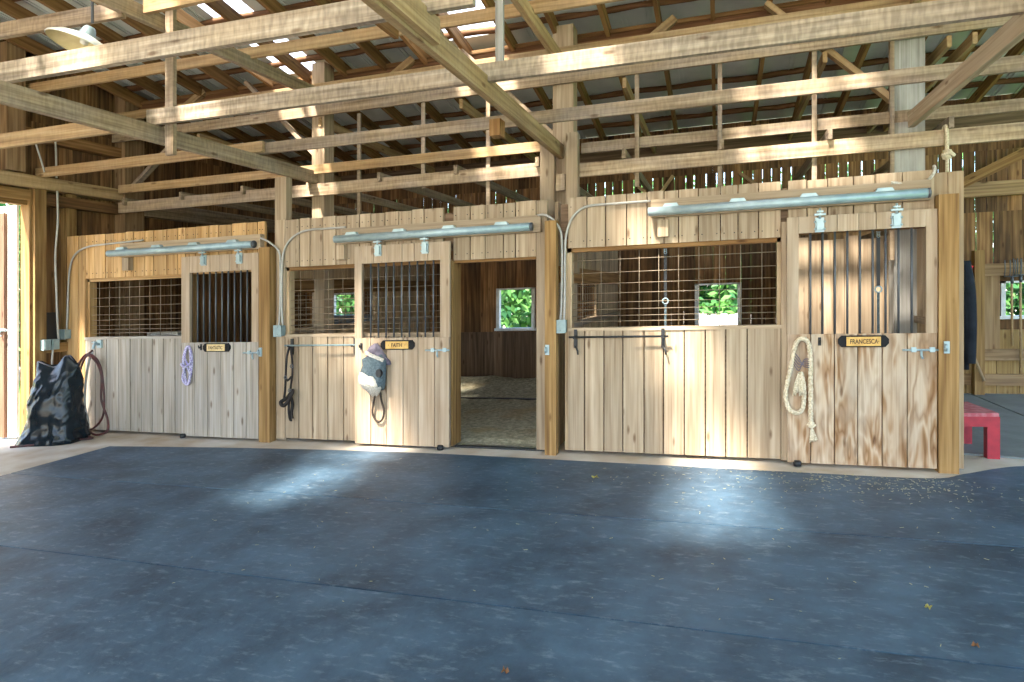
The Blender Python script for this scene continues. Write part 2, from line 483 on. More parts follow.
def smooth_path(pts, n=6, closed=False):
    """Catmull-Rom through pts"""
    P = [Vector(p) for p in pts]; out = []; m = len(P)
    rng = range(m if closed else m - 1)
    for i in rng:
        if closed:
            p0, p1, p2, p3 = P[i - 1], P[i], P[(i + 1) % m], P[(i + 2) % m]
        else:
            p0, p1, p2, p3 = P[max(i - 1, 0)], P[i], P[i + 1], P[min(i + 2, m - 1)]
        for k in range(n):
            t = k / n
            out.append(.5 * ((2 * p1) + (-p0 + p2) * t + (2 * p0 - 5 * p1 + 4 * p2 - p3) * t * t + (-p0 + 3 * p1 - 3 * p2 + p3) * t ** 3))
    if not closed: out.append(P[-1])
    return out


ORD = ['first', 'second', 'third', 'fourth', 'fifth', 'sixth', 'seventh', 'eighth', 'ninth', 'tenth', 'eleventh', 'twelfth',
       'thirteenth', 'fourteenth', 'fifteenth', 'sixteenth', 'seventeenth', 'eighteenth', 'nineteenth', 'twentieth',
       'twenty-first', 'twenty-second', 'twenty-third', 'twenty-fourth', 'twenty-fifth']

# ------------------------------------------------------------------ ground, floor, mats
struct(MB().box(-60, 40, -40, 60, -.35, -.12).build('ground_outside', 'grass'))
tag(MB().box(-22, 20, -30, -6.6, -.12, -.03).build('bounce_gravel', 'gravel'), 'unseen pale gravel added outside the open long side to bounce neutral light', 'path', kind='structure')  # unseen ground made pale gravel so bounced light loses its green cast
tag(MB().box(-40, 30, 12.6, 19, -.12, -.10).build('gravel_lane', 'gravel'), 'pale gravel lane outside behind the barn', 'path', kind='structure')
tag(MB().box(-22, -9.4, -8, 6.7, -.12, -.02).build('gravel_yard', 'gravel'), 'pale sunlit yard outside the left doorway', 'path', kind='structure')
bk = MB(); bk._add([(-30, 25, -.12), (30, 25, -.12), (30, 44, 1.9), (-30, 44, 1.9), (-30, 25, -.3), (30, 25, -.3), (30, 44, -.3), (-30, 44, -.3)], [(0, 1, 2, 3), (7, 6, 5, 4), (0, 4, 5, 1), (1, 5, 6, 2), (2, 6, 7, 3), (3, 7, 4, 0)], Vector((1, 0, 0)), .5)
tag(bk.build('grass_bank', 'gravel'), 'pale sunlit bank rising beyond the trees', 'bank', kind='structure')
struct(MB().box(-9.3, 8, -6.5, 12.0, -.12, 0).build('floor', 'concrete'))

tag(MB().box(-7.2, 5.95, 1.95, 5.2, 0, .004).build('seam_shade_sheet', 'blackiron'), 'black sheet added under the mats to darken the seams like shade', 'underlay')  # black sheet added so the mat gaps look shaded
tag(MB().box(-7.25, 6, 1.899, 3.460, 0, .018).build('rubber_mat', 'rubber'), 'blue-grey rubber aisle mat strip nearest the camera', 'mat', 'rubber mats in the aisle')
tag(MB().box(-7.25, 6, 3.476, 5.020, 0, .018).build('rubber_mat', 'rubber'), 'blue-grey rubber aisle mat strip between two seams, middle of the aisle', 'mat', 'rubber mats in the aisle')
edge = smooth_path([(-7.3, 6.27, 0), (-5.4, 6.50, 0), (-3.3, 6.65, 0), (-1.2, 6.63, 0), (.57, 6.60, 0), (1.75, 6.60, 0), (2.1, 6.80, 0), (2.48, 7.08, 0), (2.8, 7.22, 0), (3.6, 7.34, 0), (6, 7.36, 0)], 5)
poly = [(6, 5.036), (6, 7.36)] + [(p.x, p.y) for p in reversed(edge)][1:] + [(-7.25, 5.036)]
tag(MB().prism(poly[::-1], 0, .018).build('rubber_mat', 'rubber'), 'blue-grey rubber aisle mat strip along the stall fronts with curved edge', 'mat', 'rubber mats in the aisle')
tag(MB().prism([(2.2, 7.66), (2.83, 7.53), (3.69, 7.52), (3.66, 11.6), (2.2, 11.6)], 0, .018).build('rubber_mat', 'rubber_grey'), 'grey rubber mat behind the red stool in the right passage', 'mat', 'rubber mats in the passage')
tag(MB().prism([(3.72, 7.52), (6, 7.52), (6, 11.6), (3.69, 11.6)], 0, .018).build('rubber_mat', 'rubber_grey'), 'grey rubber mat at the right picture edge beyond the diagonal seam', 'mat', 'rubber mats in the passage')

# ------------------------------------------------------------------ walls
WIN = [(-7.68, -6.92, 1.10, 1.90), (-4.04, -3.28, 1.10, 1.88), (-.385, .38, 1.08, 1.84), (4.13, 4.62, 1.17, 1.72)]
wb = MB()
wb.boards('x', -9.1, 2.4, 0, 2.8, 11.8, 11.83, w=.19, gap=(0, .004), holes=WIN)
wb.boards('x', 2.4, 8, 0, 2.8, 11.8, 11.83, w=.19, gap=(0, .018), holes=WIN)
wb.boards('x', -9.1, 8, 2.8, 3.75, 11.8, 11.83, w=.17, gap=(.003, .022))
wb.boards('x', -9.1, 8, 3.75, 4.585, 11.8, 11.83, w=.17, gap=(0, .001))
wb = struct(wb.build('wall_back', 'wall'))
kb = MB()
kb.boards('x', -9.0, 2.1, 0, 1.05, 11.76, 11.795, w=.19, gap=.006)
o = kb.build('kick_boards', 'kick', wb); o['label'] = 'dark kick boards'
kb = MB(); kb.boards('x', 2.2, 8, 0, .98, 11.74, 11.79, w=.32, gap=.008)
o = kb.build('wainscot_boards', 'wall_low', wb); o['label'] = 'ochre lower boards'

for i, (x0, x1, z0, z1) in enumerate(WIN):
    f = MB(); t = .06
    f.box(x0, x0 + t, 11.74, 11.86, z0, z1); f.box(x1 - t, x1, 11.74, 11.86, z0, z1)
    f.box(x0, x1, 11.74, 11.86, z1 - .03, z1); f.box(x0 - .03, x1 + .03, 11.72, 11.88, z0 - .03, z0 + .02)
    struct(f.build('window_%d' % (i + 1), 'whitetrim'))

DOOR_Y = 6.46
wl = MB()
wl.boards('y', DOOR_Y + .1, 11.8, 0, 4.4, -9.10, -9.06, w=.17, gap=(.003, .008))
wl.boards('y', -6.2, DOOR_Y, 3.30, 5.2, -9.10, -9.06, w=.17, gap=(.003, .008))
wl.boards('y', 2.0, 5.72, 0, 3.30, -9.10, -9.06, w=.17, gap=(.003, .008))  # unseen stretch closed to keep doorway sun off the first stall front
wl.box(-9.10, -9.06, DOOR_Y - .02, DOOR_Y + .11, 3.28, 5.3, along=Vector((0, 0, 1)))
yy = -6.2
while yy < 11.8:
    wl.box(-9.10, -9.06, yy + .002, yy + .168, 4.38 if yy > DOOR_Y else 5.1, (4.60 + .166 * (11.8 - yy) if yy > 1 else 6.39 - .166 * (1 - yy)) - .03, along=Vector((0, 0, 1)))
    yy += .17
struct(wl.build('wall_left', 'wall'))

# left doorway: jamb posts, header, the opened leaf outside
j = MB(); j.box(-9.12, -8.95, 6.46, 6.50, 0, 3.42); struct(j.build('trim_1', 'post'))
j = MB(); j.box(-9.10, -8.93, 3.2, 6.46, 3.26, 3.40); j.box(-9.12, -8.99, 3.2, 6.46, 3.20, 3.26); struct(j.build('trim_2', 'post'))


def wall_post(y0, y1, z0, z1, x0, x1, label, mat='post'):
    return tag(MB().box(x0, x1, y0, y1, z0, z1).build('wall_post', mat), label, 'post', 'posts along the left wall')


wall_post(6.50, 6.66, 0, 3.44, -9.05, -8.90, 'square pine post beside the bright left doorway')
wall_post(6.12, 6.36, 3.62, 5.3, -9.05, -8.88, 'short pine post above the left doorway header', 'girt')
wall_post(6.98, 7.14, 0, 3.42, -9.05, -8.945, 'thin pine post behind the left end of the first stall front', 'post')
wall_post(7.86, 8.22, 0, 5.1, -9.05, -8.84, 'broad corner post where the hay rails meet the left wall', 'girt')


def girt(y0, y1, z, h, label, mat='beam', d=.07, x=-8.98):
    return tag(MB().box(x - .075, x + d, y0, y1, z - h / 2, z + h / 2).build('wall_girt', mat), label, 'girt', 'horizontal girts on the left wall')


girt(3.0, 7.86, 3.51, .17, 'long sawn girt running over the left doorway to the corner post', 'beam_warm', .11)
girt(6.66, 7.86, 3.29, .15, 'dark brown girt directly below the long girt beside the doorway post', 'wall')
girt(6.36, 7.86, 4.17, .15, 'upper girt on the left wall, level with the two cables', 'rafter')
girt(8.22, 11.78, 3.31, .15, 'girt on the left wall behind the first stall, near the corner', 'beam')
girt(3.0, 7.86, 4.62, .15, 'topmost girt on the left wall just under the roof', 'rafter')
girt(6.66, 7.0, 1.22, .13, 'short board girt carrying the two outlet boxes', 'post')

leaf = thing('barn_door_leaf', (-9.35, 6.42, 0), 'white metal-faced barn door leaf standing open in the left doorway', 'door')
p = MB(); p.box(-9.62, -9.13, 6.41, 6.45, .03, 3.2)
for k in range(4): p.box(-9.24 + .1 * k - .32, -9.22 + .1 * k - .32, 6.395, 6.41, .03, 3.2)
p.build('panel', 'whitepanel', leaf)
MB().box(-9.40, -9.29, 6.36, 6.41, .03, 3.1).build('stile', 'browntrim', leaf)
h = MB(); h.tube([(-9.42, 6.34, 1.5), (-9.22, 6.34, 1.5)], .018); h.tube([(-9.33, 6.34, 1.5), (-9.33, 6.32, 1.44), (-9.29, 6.32, 1.42)], .014)
h.build('latch', 'galv', leaf)

# girts and braces on the back wall at the right
for (z, h, x0, lab) in ((3.14, .22, 2.2, 'wavy-edged high girt on the back wall over the passage'),
                        (1.90, .19, 3.86, 'girt above the small passage window carrying the garden forks'),
                        (.60, .17, 2.2, 'middle girt under the small passage window'),
                        (.22, .17, 2.2, 'lowest girt on the back wall near the passage floor')):
    tag(MB().box(x0, 8, 11.66, 11.76, z - h / 2, z + h / 2).build('wall_girt', 'girt'), lab, 'girt', 'horizontal girts on the back wall')
tag(MB().box(3.90, 4.10, 11.70, 11.79, .66, 1.81).build('window_stud', 'girt'), 'upright stud left of the small passage window', 'stud')
tag(MB().box(3.70, 3.83, 11.48, 11.62, 0, 2.2).build('tool_post', 'post'), 'yellow pine post standing before the back wall in the passage', 'post')
tag(MB().bar((2.9, 11.45, 2.91), (5.1, 11.45, 4.0), .05, .15).build('diagonal_brace', 'rafter'), 'long diagonal brace crossing the back wall above the passage', 'brace')

# ------------------------------------------------------------------ stall partitions
def partition(x, label, right=False):
    t = thing('stall_partition', (x, 9.4, 0), label, 'partition', 'stall partitions')
    b = MB(); b.boards('y', 7.14, 11.74, .02, 1.36, x - .02, x + .02, w=.2); b.build('lower_boards', 'stallwood', t)
    b = MB()
    if right: b.boards('y', 7.14, 11.74, 1.37, 2.45, x - .02, x + .02, w=.22)
    else:
        b.boards('y', 7.14, 11.74, 1.92, 2.79, x - .02, x + .02, w=.2)
        b.boards('y', 9.6, 11.74, 1.37, 1.92, x - .02, x + .02, w=.2)
    b.build('upper_boards', 'front' if right else 'stallwood', t)
    r = MB(); r.box(x - .05, x + .05, 7.14, 11.74, 1.33, 1.40)
    r.build('rail', 'beam', t)
    if not right:
        r = MB(); r.box(x - .06, x + .06, 7.14, 11.74, 1.88, 2.07); r.build('header', 'rafter', t)
        g = MB()
        for k in range(15): g.tube([(x + .03, 7.2 + .165 * k, 1.4), (x + .03, 7.2 + .165 * k, 1.88)], .004, 5)
        for z in (1.44, 1.50, 1.57, 1.64, 1.74, 1.84): g.tube([(x + .03, 7.14, z), (x + .03, 9.6, z)], .004, 5)
        g.build('wire_grid', 'galv_dull', t)
    return t


partition(-5.45, 'plank partition with wire grid between the first and second stall')
partition(-1.74, 'plank partition with wire grid between the second and third stall')
partition(2.03, 'tall pale plank partition between the third stall and the passage', True)

# ------------------------------------------------------------------ stall fronts
FY0, FY1 = 6.98, 7.02


def grid(x0, x1, z0, z1, t, xs, zs):
    g = MB()
    for x in xs: g.tube([(x, 7.055, z0), (x, 7.055, z1)], .0034, 6)
    for z in zs: g.tube([(x0, 7.055, z), (x1, 7.055, z)], .0034, 6)
    return g.build('wire_grid', 'galv_dull', t)


def stall_front(label, xa, xb, full, win, wz, door, dz, mats, gx, gz, extra=None):
    """full: full-height board strips; win: window x range; door: doorway x range with header at dz"""
    t = thing('stall_enclosure', ((xa + xb) / 2, 7.0, 0), label, 'stall front', 'stall fronts along the aisle')
    up, lo, nl = MB(), MB(), []
    for (a, b) in full: up.boards('x', a, b, .03, 2.80, FY0, FY1, w=.2, zj=.006)
    up.boards('x', win[0], win[1], wz[1], 2.80, FY0, FY1, w=.185, zj=.006, gap=.011, nails=nl)
    up.boards('x', door[0], door[1], dz, 2.80, FY0, FY1, w=.185, zj=.006, gap=.011, nails=nl)
    if win[1] < door[0]: up.boards('x', win[1], door[0], dz, 2.80, FY0, FY1, w=.2, zj=.006)
    up.build('upper_boards', mats[0], t)
    nm = MB()
    for (b0, b1, z0, z1) in nl:
        for zz in (z0 + .07, z1 - .10):
            for xx in (b0 + .03, b1 - .03):
                if b1 - b0 > .1: nm.front_prism([(xx + .0065 * math.cos(q), zz + .0065 * math.sin(q)) for q in [math.pi * i / 3 for i in range(6)]], FY0 - .0055, FY0 - .001)
    nh = nm.build('nail_heads', 'blackiron', t); nh['kind'] = 'stuff'
    lo.boards('x', win[0], win[1], .04, wz[0] - .035, FY0, FY1, w=.205, gap=.013, wj=.1)
    lo.build('lower_boards', mats[1], t)
    s = MB(); s.box(win[0], win[1], FY0 - .012, 7.12, wz[0] - .035, wz[0]); s.build('sill_rail', mats[2], t)
    h = MB()
    h.box(win[0] - .02, win[1] + .02, FY1, 7.13, wz[1] - .045, wz[1] + .1)
    h.box(door[0], door[1], FY1, 7.13, dz - .03, dz + .12)
    h.build('header', mats[3], t)
    MB().box(win[0] - .04, win[0] + .035, FY1, 7.13, .03, wz[1]).build('jamb', mats[4], t)
    MB().box(win[1] - .035, win[1] + .04, FY1, 7.13, .03, wz[1]).build('jamb', mats[4], t)
    if extra: MB().box(*extra).build('doorway_jamb', 'post', t)
    b = MB(); b.box(win[0], win[1], FY1 + .002, FY1 + .03, .04, wz[0] - .04); b.box(xa + .01, xb - .01, FY1 + .004, FY1 + .03, wz[1] + .1, 2.74); b.build('backing', 'kick', t)
    grid(win[0], win[1], wz[0], wz[1], t, gx, gz)
    return t


GZ = [1.44, 1.50, 1.57, 1.645, 1.745, 1.85, 1.97, 2.11]
sf1 = stall_front('first stall front by the left wall, honey boards above greyish boards', -8.93, -5.53, [(-8.93, -8.58)], (-8.58, -6.80), (1.35, 2.18), (-6.80, -5.53), 2.2,
                  ('front_warm', 'front_grey', 'front_grey', 'front_warm', 'front_warm'), [-8.4 + .183 * k for k in range(9)], [1.40, 1.45, 1.51, 1.585, 1.66, 1.78, 1.90, 2.04])
sf2 = stall_front('second stall front in the middle with its doorway standing open', -5.36, -1.80, [(-5.36, -5.23), (-1.93, -1.80)], (-5.23, -3.05), (1.35, 2.20), (-2.93, -1.93), 2.18,
                  ('front', 'front', 'front', 'rafter', 'stallwood'), [-5.05 + .205 * k for k in range(10)], [1.40, 1.46, 1.53, 1.60, 1.68, 1.78, 1.90, 2.03], extra=(-3.05, -2.93, FY0, 7.22, .03, 2.18))
sf3 = stall_front('third stall front at the right with the widest wire-grid window', -1.67, 1.93, [(-1.67, -1.57)], (-1.57, .60), (1.375, 2.25), (.66, 1.93), 2.3,
                  ('front', 'front', 'front', 'rafter', 'stallwood'), [-1.42 + .205 * k for k in range(10)], GZ)
b = MB(); b.box(.60, .66, FY0 - .01, 7.1, .03, 2.4); b.build('stile', 'front', sf3)
b = MB(); b.box(2.04, 2.165, 6.985, 7.15, .02, 2.775); b.box(1.93, 2.04, 7.0, 7.04, 2.3, 2.775); b.build('corner_board', 'stallwood', sf3)


def front_post(x0, x1, h, label, mat='post'):
    mb = MB(); mb.box(x0, x1, 6.86, 6.985, 0, h)
    return tag(mb.build('door_post', mat), label, 'post', 'door posts of the stall fronts')


front_post(-5.53, -5.37, 2.46, 'yellow pine door post right of the leftmost sliding door')
front_post(-1.80, -1.675, 2.555, 'yellow pine door post right of the open doorway')
front_post(1.93, 2.09, 2.555, 'yellow pine door post at the right end of the stalls')
tag(MB().box(-5.42, -5.25, 7.03, 7.15, 0, 3.36).build('partition_post', 'front'), 'sawn post rising above the wall between first and second stall', 'post')
tag(MB().box(-2.08, -1.90, 7.70, 7.76, 0, 3.62).build('side_plank', 'front'), 'upright plank left of the middle post above the wall', 'plank')
tag(MB().box(-1.74, -1.60, 7.62, 7.76, 2.0, 3.68).build('side_plank', 'front'), 'upright plank right of the middle post above the wall', 'plank')
tag(MB().box(-1.87, -1.76, 7.66, 7.74, 3.0, 3.2).build('post_block', 'beam'), 'small block between the two planks on the middle post', 'block')


# ------------------------------------------------------------------ sliding doors
def text_mb(s, x0, x1, y, zc, hmax):
    cu = D.curves.new('lettering', 'FONT'); cu.body = s; cu.size = 1; cu.offset = .022
    tmp = D.objects.new('lettering_source', cu)
    me = D.meshes.new_from_object(tmp)
    xs = [v.co.x for v in me.vertices]; ys = [v.co.y for v in me.vertices]
    w = max(xs) - min(xs); hh = max(ys) - min(ys)
    sx = (x1 - x0) / w; sy = min(hmax / hh, sx * 1.5)
    mb = MB()
    vs = [(x0 + (v.co.x - min(xs)) * sx, y, zc + (v.co.y - min(ys) - hh / 2) * sy) for v in me.vertices]
    mb._add(vs, [tuple(p.vertices) for p in me.polygons], Vector((1, 0, 0)), .5)
    D.objects.remove(tmp); D.curves.remove(cu); D.meshes.remove(me)
    return mb


def sliding_door(label, x0, x1, op, mats, hangers, latch_x, latch_z, zt=2.40, zb=.035, nb=9):
    t = thing('sliding_stall_door', ((x0 + x1) / 2, 6.92, 0), label, 'stall door', 'sliding stall doors')
    ox0, ox1, oz0, oz1 = op
    Y0, Y1 = 6.885, 6.93
    f = MB()
    f.box(x0, ox0, Y0, Y1, oz0, zt, rnd=.35); f.box(ox1, x1, Y0, Y1, oz0, zt, rnd=.6)
    f.boards('x', ox0, ox1, oz1, zt, Y0, Y1, w=.17, gap=.005, wj=.15)
    f.build('frame', mats[0], t)
    p = MB(); p.boards('x', x0, x1, zb, oz0 - .001, Y0, Y1, w=.205, gap=.009, wj=.08)
    p.build('panel', mats[1], t)
    b = MB(); b.box(x0 + .01, x1 - .01, Y1 - .012, Y1 + .02, zb + .01, oz0 - .01)
    b.box(x0 + .01, ox0 - .005, Y1 - .01, Y1 + .02, oz0 - .01, zt - .01); b.box(ox1 + .005, x1 - .01, Y1 - .01, Y1 + .02, oz0 - .01, zt - .01)
    b.box(ox0, ox1, Y1 - .01, Y1 + .02, oz1 + .005, zt - .01)
    b.build('backing', 'kick', t)
    for k in range(nb):
        x = ox0 + (ox1 - ox0) * (k + 1) / (nb + 1)
        m = MB(); m.tube([(x, 6.925, oz0 - .02), (x, 6.925, oz1 + .02)], .0105, 8)
        m.build('bar', 'bar', t)
    for x in hangers:
        m = MB(); m.box(x - .04, x + .04, 6.868, 6.886, 2.27, 2.41); m.box(x - .028, x + .028, 6.845, 6.87, 2.29, 2.385)
        h = m.build('hanger', 'galv', t)
        m = MB(); m.tube([(x, 6.855, 2.40), (x, 6.855, 2.50)], .011); m.box(x - .05, x + .05, 6.84, 6.87, 2.43, 2.448)
        m.box(x - .03, x + .03, 6.84, 6.87, 2.46, 2.475)
        m.build('stem', 'galv', h)
        for a in (-1, 1):
            for z in (2.30, 2.37): MB().tube([(x + a * .042, 6.862, z), (x + a * .042, 6.872, z)], .011, 6).build('bolt', 'galv', h)
    m = MB(); lx, lz = latch_x, latch_z
    m.tube([(lx - .13, 6.872, lz), (lx + .17, 6.872, lz)], .010)
    m.box(lx - .06, lx - .02, 6.862, 6.886, lz - .02, lz + .025); m.box(lx + .09, lx + .13, 6.862, 6.886, lz - .02, lz + .025)
    la = m.build('latch', 'galv', t)
    m = MB(); m.tube([(lx + .02, 6.868, lz), (lx + .02, 6.86, lz - .05), (lx + .03, 6.86, lz - .08)], .010); m.build('bolt_handle', 'galv', la)
    return t


d1 = sliding_door('greyish leftmost sliding stall door with purple rope beside its nameplate', -6.775, -5.555, (-6.645, -5.66, 1.265, 2.185), ('door', 'door_grey'), (-6.405, -5.84), -5.65, 1.13)
d2 = sliding_door('tan middle sliding stall door slid aside left of the open doorway', -4.17, -2.934, (-4.075, -3.05, 1.30, 2.19), ('door', 'door'), (-3.847, -3.237), -3.10, 1.15)
d3 = sliding_door('figured plywood sliding stall door at the right under a hanging cotton rope', .645, 1.925, (.75, 1.835, 1.285, 2.27), ('door', 'ply'), (.935, 1.588), 1.77, 1.13, zt=2.43)

for (x, d, z) in ((-6.73, d1, .035), (-3.04, d2, .03), (.735, d3, .03)):
    m = MB(); m.lathe([(0, 0), (.035, .0), (.04, .03), (.03, .05), (0, .05)], (x, 6.86, z - .02), 12)
    tag(m.build('floor_guide', 'blackiron'), {d1: 'small black floor guide under the leftmost sliding door', d2: 'small floor guide under the right corner of the middle door', d3: 'small floor guide under the left corner of the right door'}[d], 'door guide', 'door floor guides')


def track(x0, x1, z, bx0, bx1, nbr, label):
    t = thing('door_track', ((x0 + x1) / 2, 6.85, z), label, 'door track', 'overhead door tracks')
    m = MB(); m.tube([(x0, 6.85, z), (x1, 6.85, z)], .045, 14); m.build('rail_tube', 'galv', t)
    m = MB(); m.tube([(x1 - .01, 6.85, z), (x1 + .012, 6.85, z)], .047, 14); m.build('end_cap', 'bar', t)
    m = MB(); m.box(bx0, bx1, 6.90, 6.98, z - .055, z + .13); m.build('backing_board', 'front', t)
    for k in range(nbr):
        x = x0 + (x1 - x0) * (k + .35) / (nbr - .1)
        m = MB(); m.front_prism([(x - .09, z + .03), (x + .09, z + .03), (x + .06, z + .075), (x - .06, z + .075)], 6.84, 6.90)
        m.build('bracket', 'galv', t)


track(-8.0, -5.60, 2.505, -7.85, -5.54, 4, 'pale steel door track over the first stall front')
track(-4.42, -1.95, 2.50, -4.35, -1.86, 4, 'pale steel door track over the middle door and open doorway')
track(-.69, 1.845, 2.575, -.67, 1.88, 4, 'pale steel door track over the rightmost sliding door')

for (x, z, lab) in ((-7.76, 2.36, 'small wooden stop block below the first door track'), (-4.38, 2.35, 'small wooden stop block below the left end of the middle track'), (-.545, 2.41, 'small wooden stop block below the left end of the right track')):
    tag(MB().box(x - .055, x + .055, 6.90, 6.98, z - .095, z + .08).build('stop_block', 'front'), lab, 'block', 'stop blocks under the door tracks')


def nameplate(x0, x1, zc, text, label, mat, tx):
    t = thing('nameplate', ((x0 + x1) / 2, 6.87, zc - .05), label, 'nameplate', 'nameplates on the stall doors')
    hw = .07
    outline = [(x0 - hw + .03, zc - .055), (x1 + hw - .03, zc - .055), (x1 + hw, zc - .02), (x1 + hw, zc + .02), (x1 + hw - .03, zc + .055), (x0 - hw + .03, zc + .055), (x0 - hw, zc + .02), (x0 - hw, zc - .02)]
    MB().front_prism(outline, 6.858, 6.884).build('holder', 'holder', t)
    p = MB().box(x0, x1, 6.848, 6.859, zc - .043, zc + .043).build('plate', mat, t)
    text_mb(text, tx[0], tx[1], 6.8465, zc, .045).build('lettering', 'ink', p)


nameplate(-6.33, -6.05, 1.20, 'FANTASTIC', 'pale nameplate on the leftmost sliding door', 'plate_pale', (-6.30, -6.08))
nameplate(-3.735, -3.44, 1.215, '·  FAITH  ·', 'amber nameplate reading FAITH on the middle door', 'plate', (-3.70, -3.475))
nameplate(1.165, 1.455, 1.215, 'FRANCESCA·', 'amber nameplate reading FRANCESCA on the right door', 'plate', (1.195, 1.44))

# keeper plates on the posts
for (x, z, lab) in ((-5.50, 1.14, 'small steel latch keeper on the left door post'), (-1.77, 1.15, 'small steel latch keeper on the middle door post'), (1.99, 1.155, 'small steel latch keeper on the right door post')):
    m = MB(); m.box(x - .022, x + .022, 6.845, 6.86, z - .055, z + .055); m.tube([(x - .012, 6.83, z - .03), (x - .012, 6.815, z), (x - .012, 6.83, z + .03)], .012)
    tag(m.build('latch_keeper', 'galv'), lab, 'latch keeper', 'latch keepers on the door posts')


# ------------------------------------------------------------------ conduits, boxes
def jbox(x, z, label, w=.1, h=.13):
    t = thing('junction_box', (x, 6.95, z - h / 2), label, 'junction box', 'grey junction boxes on the stall fronts')
    MB().box(x - w / 2, x + w / 2, 6.89, 6.98, z - h / 2, z + h / 2).build('body', 'box', t)
    m = MB(); m.box(x - w / 2 - .008, x + w / 2 + .008, 6.878, 6.892, z - h / 2 - .008, z + h / 2 + .008)
    m.tube([(x, 6.88, z + h / 2 - .02), (x, 6.874, z + h / 2 - .02)], .008, 6); m.tube([(x, 6.88, z - h / 2 + .02), (x, 6.874, z - h / 2 + .02)], .008, 6)
    m.build('cover', 'box', t)


jbox(-8.9, 1.40, 'grey junction box at the left edge of the first stall front')
jbox(-5.27, 1.40, 'grey junction box between first and second stall')
jbox(-1.63, 1.40, 'grey junction box right of the open doorway')


def conduit(pts, label, r=.013):
    tag(MB().tube(smooth_path(pts, 6), r, 8).build('electric_conduit', 'conduit'), label, 'conduit', 'conduits on the stall fronts')


Yc = 6.955
conduit([(-8.90, Yc, 1.46), (-8.885, Yc, 1.75), (-8.87, Yc, 2.1), (-8.83, Yc, 2.38), (-8.72, Yc, 2.55), (-8.5, Yc, 2.63), (-8.15, Yc, 2.65), (-7.8, Yc, 2.66), (-7.5, Yc, 2.67)], 'pale conduit bending from the leftmost junction box to the first track')
conduit([(-5.30, Yc, 1.46), (-5.285, Yc, 1.7), (-5.28, Yc, 2.2), (-5.30, Yc, 2.40), (-5.40, 6.9, 2.52), (-5.52, 6.88, 2.58)], 'pale conduit rising from the second junction box and bending left')
conduit([(-5.245, Yc, 1.46), (-5.26, Yc, 1.75), (-5.255, Yc, 2.2), (-5.22, Yc, 2.42), (-5.1, Yc, 2.57), (-4.9, Yc, 2.645), (-4.6, Yc, 2.65), (-4.34, Yc, 2.65)], 'pale conduit rising from the second junction box and bending right')
conduit([(-1.65, Yc, 1.46), (-1.635, Yc, 1.7), (-1.63, Yc, 2.25), (-1.65, Yc, 2.45), (-1.72, Yc - .07, 2.57), (-1.82, Yc - .08, 2.625), (-1.95, Yc, 2.62)], 'pale conduit rising from the third junction box and bending left')
conduit([(-1.61, Yc, 1.46), (-1.60, Yc, 1.7), (-1.595, Yc, 2.25), (-1.57, Yc, 2.45), (-1.5, Yc, 2.60), (-1.36, Yc, 2.69), (-1.1, Yc, 2.70), (-.68, Yc, 2.70)], 'pale conduit rising from the third junction box and bending right')
tag(MB().tube(smooth_path([(1.55, 6.9, 2.70), (1.75, 6.93, 2.68), (1.86, Yc, 2.70), (1.92, Yc, 2.78), (1.93, 7.0, 2.84), (1.95, 7.1, 2.80)], 6), .014, 8).build('cable', 'fleece'), 'white cable looping over the wall top above the right door', 'cable')

# left wall cable, outlet boxes, rubber flap
tag(MB().tube(smooth_path([(-8.83, 6.76, 3.42), (-8.82, 6.76, 3.0), (-8.84, 6.74, 2.5), (-8.82, 6.74, 2.0), (-8.84, 6.77, 1.6), (-8.86, 6.80, 1.34)], 5), .014, 8).build('cable', 'conduit'), 'grey cable hanging down the left wall to the outlet boxes', 'cable', 'cables on the left wall')
tag(MB().tube(smooth_path([(-8.86, 6.72, 1.2), (-8.85, 6.70, 1.0), (-8.86, 6.73, .7), (-8.86, 6.75, .3)], 5), .014, 8).build('cable', 'conduit'), 'grey cable running down below the outlet boxes behind the sack', 'cable', 'cables on the left wall')
tag(MB().tube(smooth_path([(-8.84, 6.2, 4.0), (-8.83, 6.42, 4.05), (-8.83, 6.5, 3.9), (-8.83, 6.58, 3.65)], 5), .012, 8).build('cable', 'conduit'), 'thin cable bending over the short post on the left wall', 'cable', 'cables on the left wall')
tag(MB().tube(smooth_path([(-8.83, 6.72, 4.3), (-8.83, 6.74, 4.0), (-8.83, 6.75, 3.6)], 5), .012, 8).build('cable', 'conduit'), 'thin straight cable high on the left wall', 'cable', 'cables on the left wall')
for (y0, y1, lab) in ((6.57, 6.672, 'grey-green outlet box nearest the door post'), (6.69, 6.795, 'grey-green outlet box beside the first stall front')):
    t = thing('outlet_box', (-8.87, (y0 + y1) / 2, 1.2), lab, 'outlet box', 'outlet boxes on the left wall')
    MB().box(-8.915, -8.83, y0, y1, 1.20, 1.345).build('body', 'box', t)
    MB().box(-8.832, -8.82, y0 + .01, y1 - .01, 1.215, 1.33).build('cover', 'box', t)
tag(MB().box(-9.04, -8.96, 6.67, 6.86, 1.30, 1.72).build('rubber_flap', 'blackiron'), 'dark panel on the left wall above the outlet boxes', 'panel')


# ------------------------------------------------------------------ blanket bars and hanging tack
def blanket_bar(x0, x1, z, label, mat):
    t = thing('blanket_bar', ((x0 + x1) / 2, 6.93, z), label, 'blanket bar', 'blanket bars on the stall fronts')
    MB().tube([(x0 - .06, 6.90, z), (x1 + .06, 6.90, z)], .011, 8).build('rod', mat, t)
    for x in (x0, x1):
        m = MB(); m.box(x - .017, x + .017, 6.955, 6.985, z - .12, z + .08); m.box(x - .014, x + .014, 6.885, 6.96, z - .02, z + .0)
        m.tube([(x, 6.95, z - .10), (x + .03, 6.93, z - .15), (x + .035, 6.92, z - .19)], .010)
        m.build('bracket', 'blackiron', t)


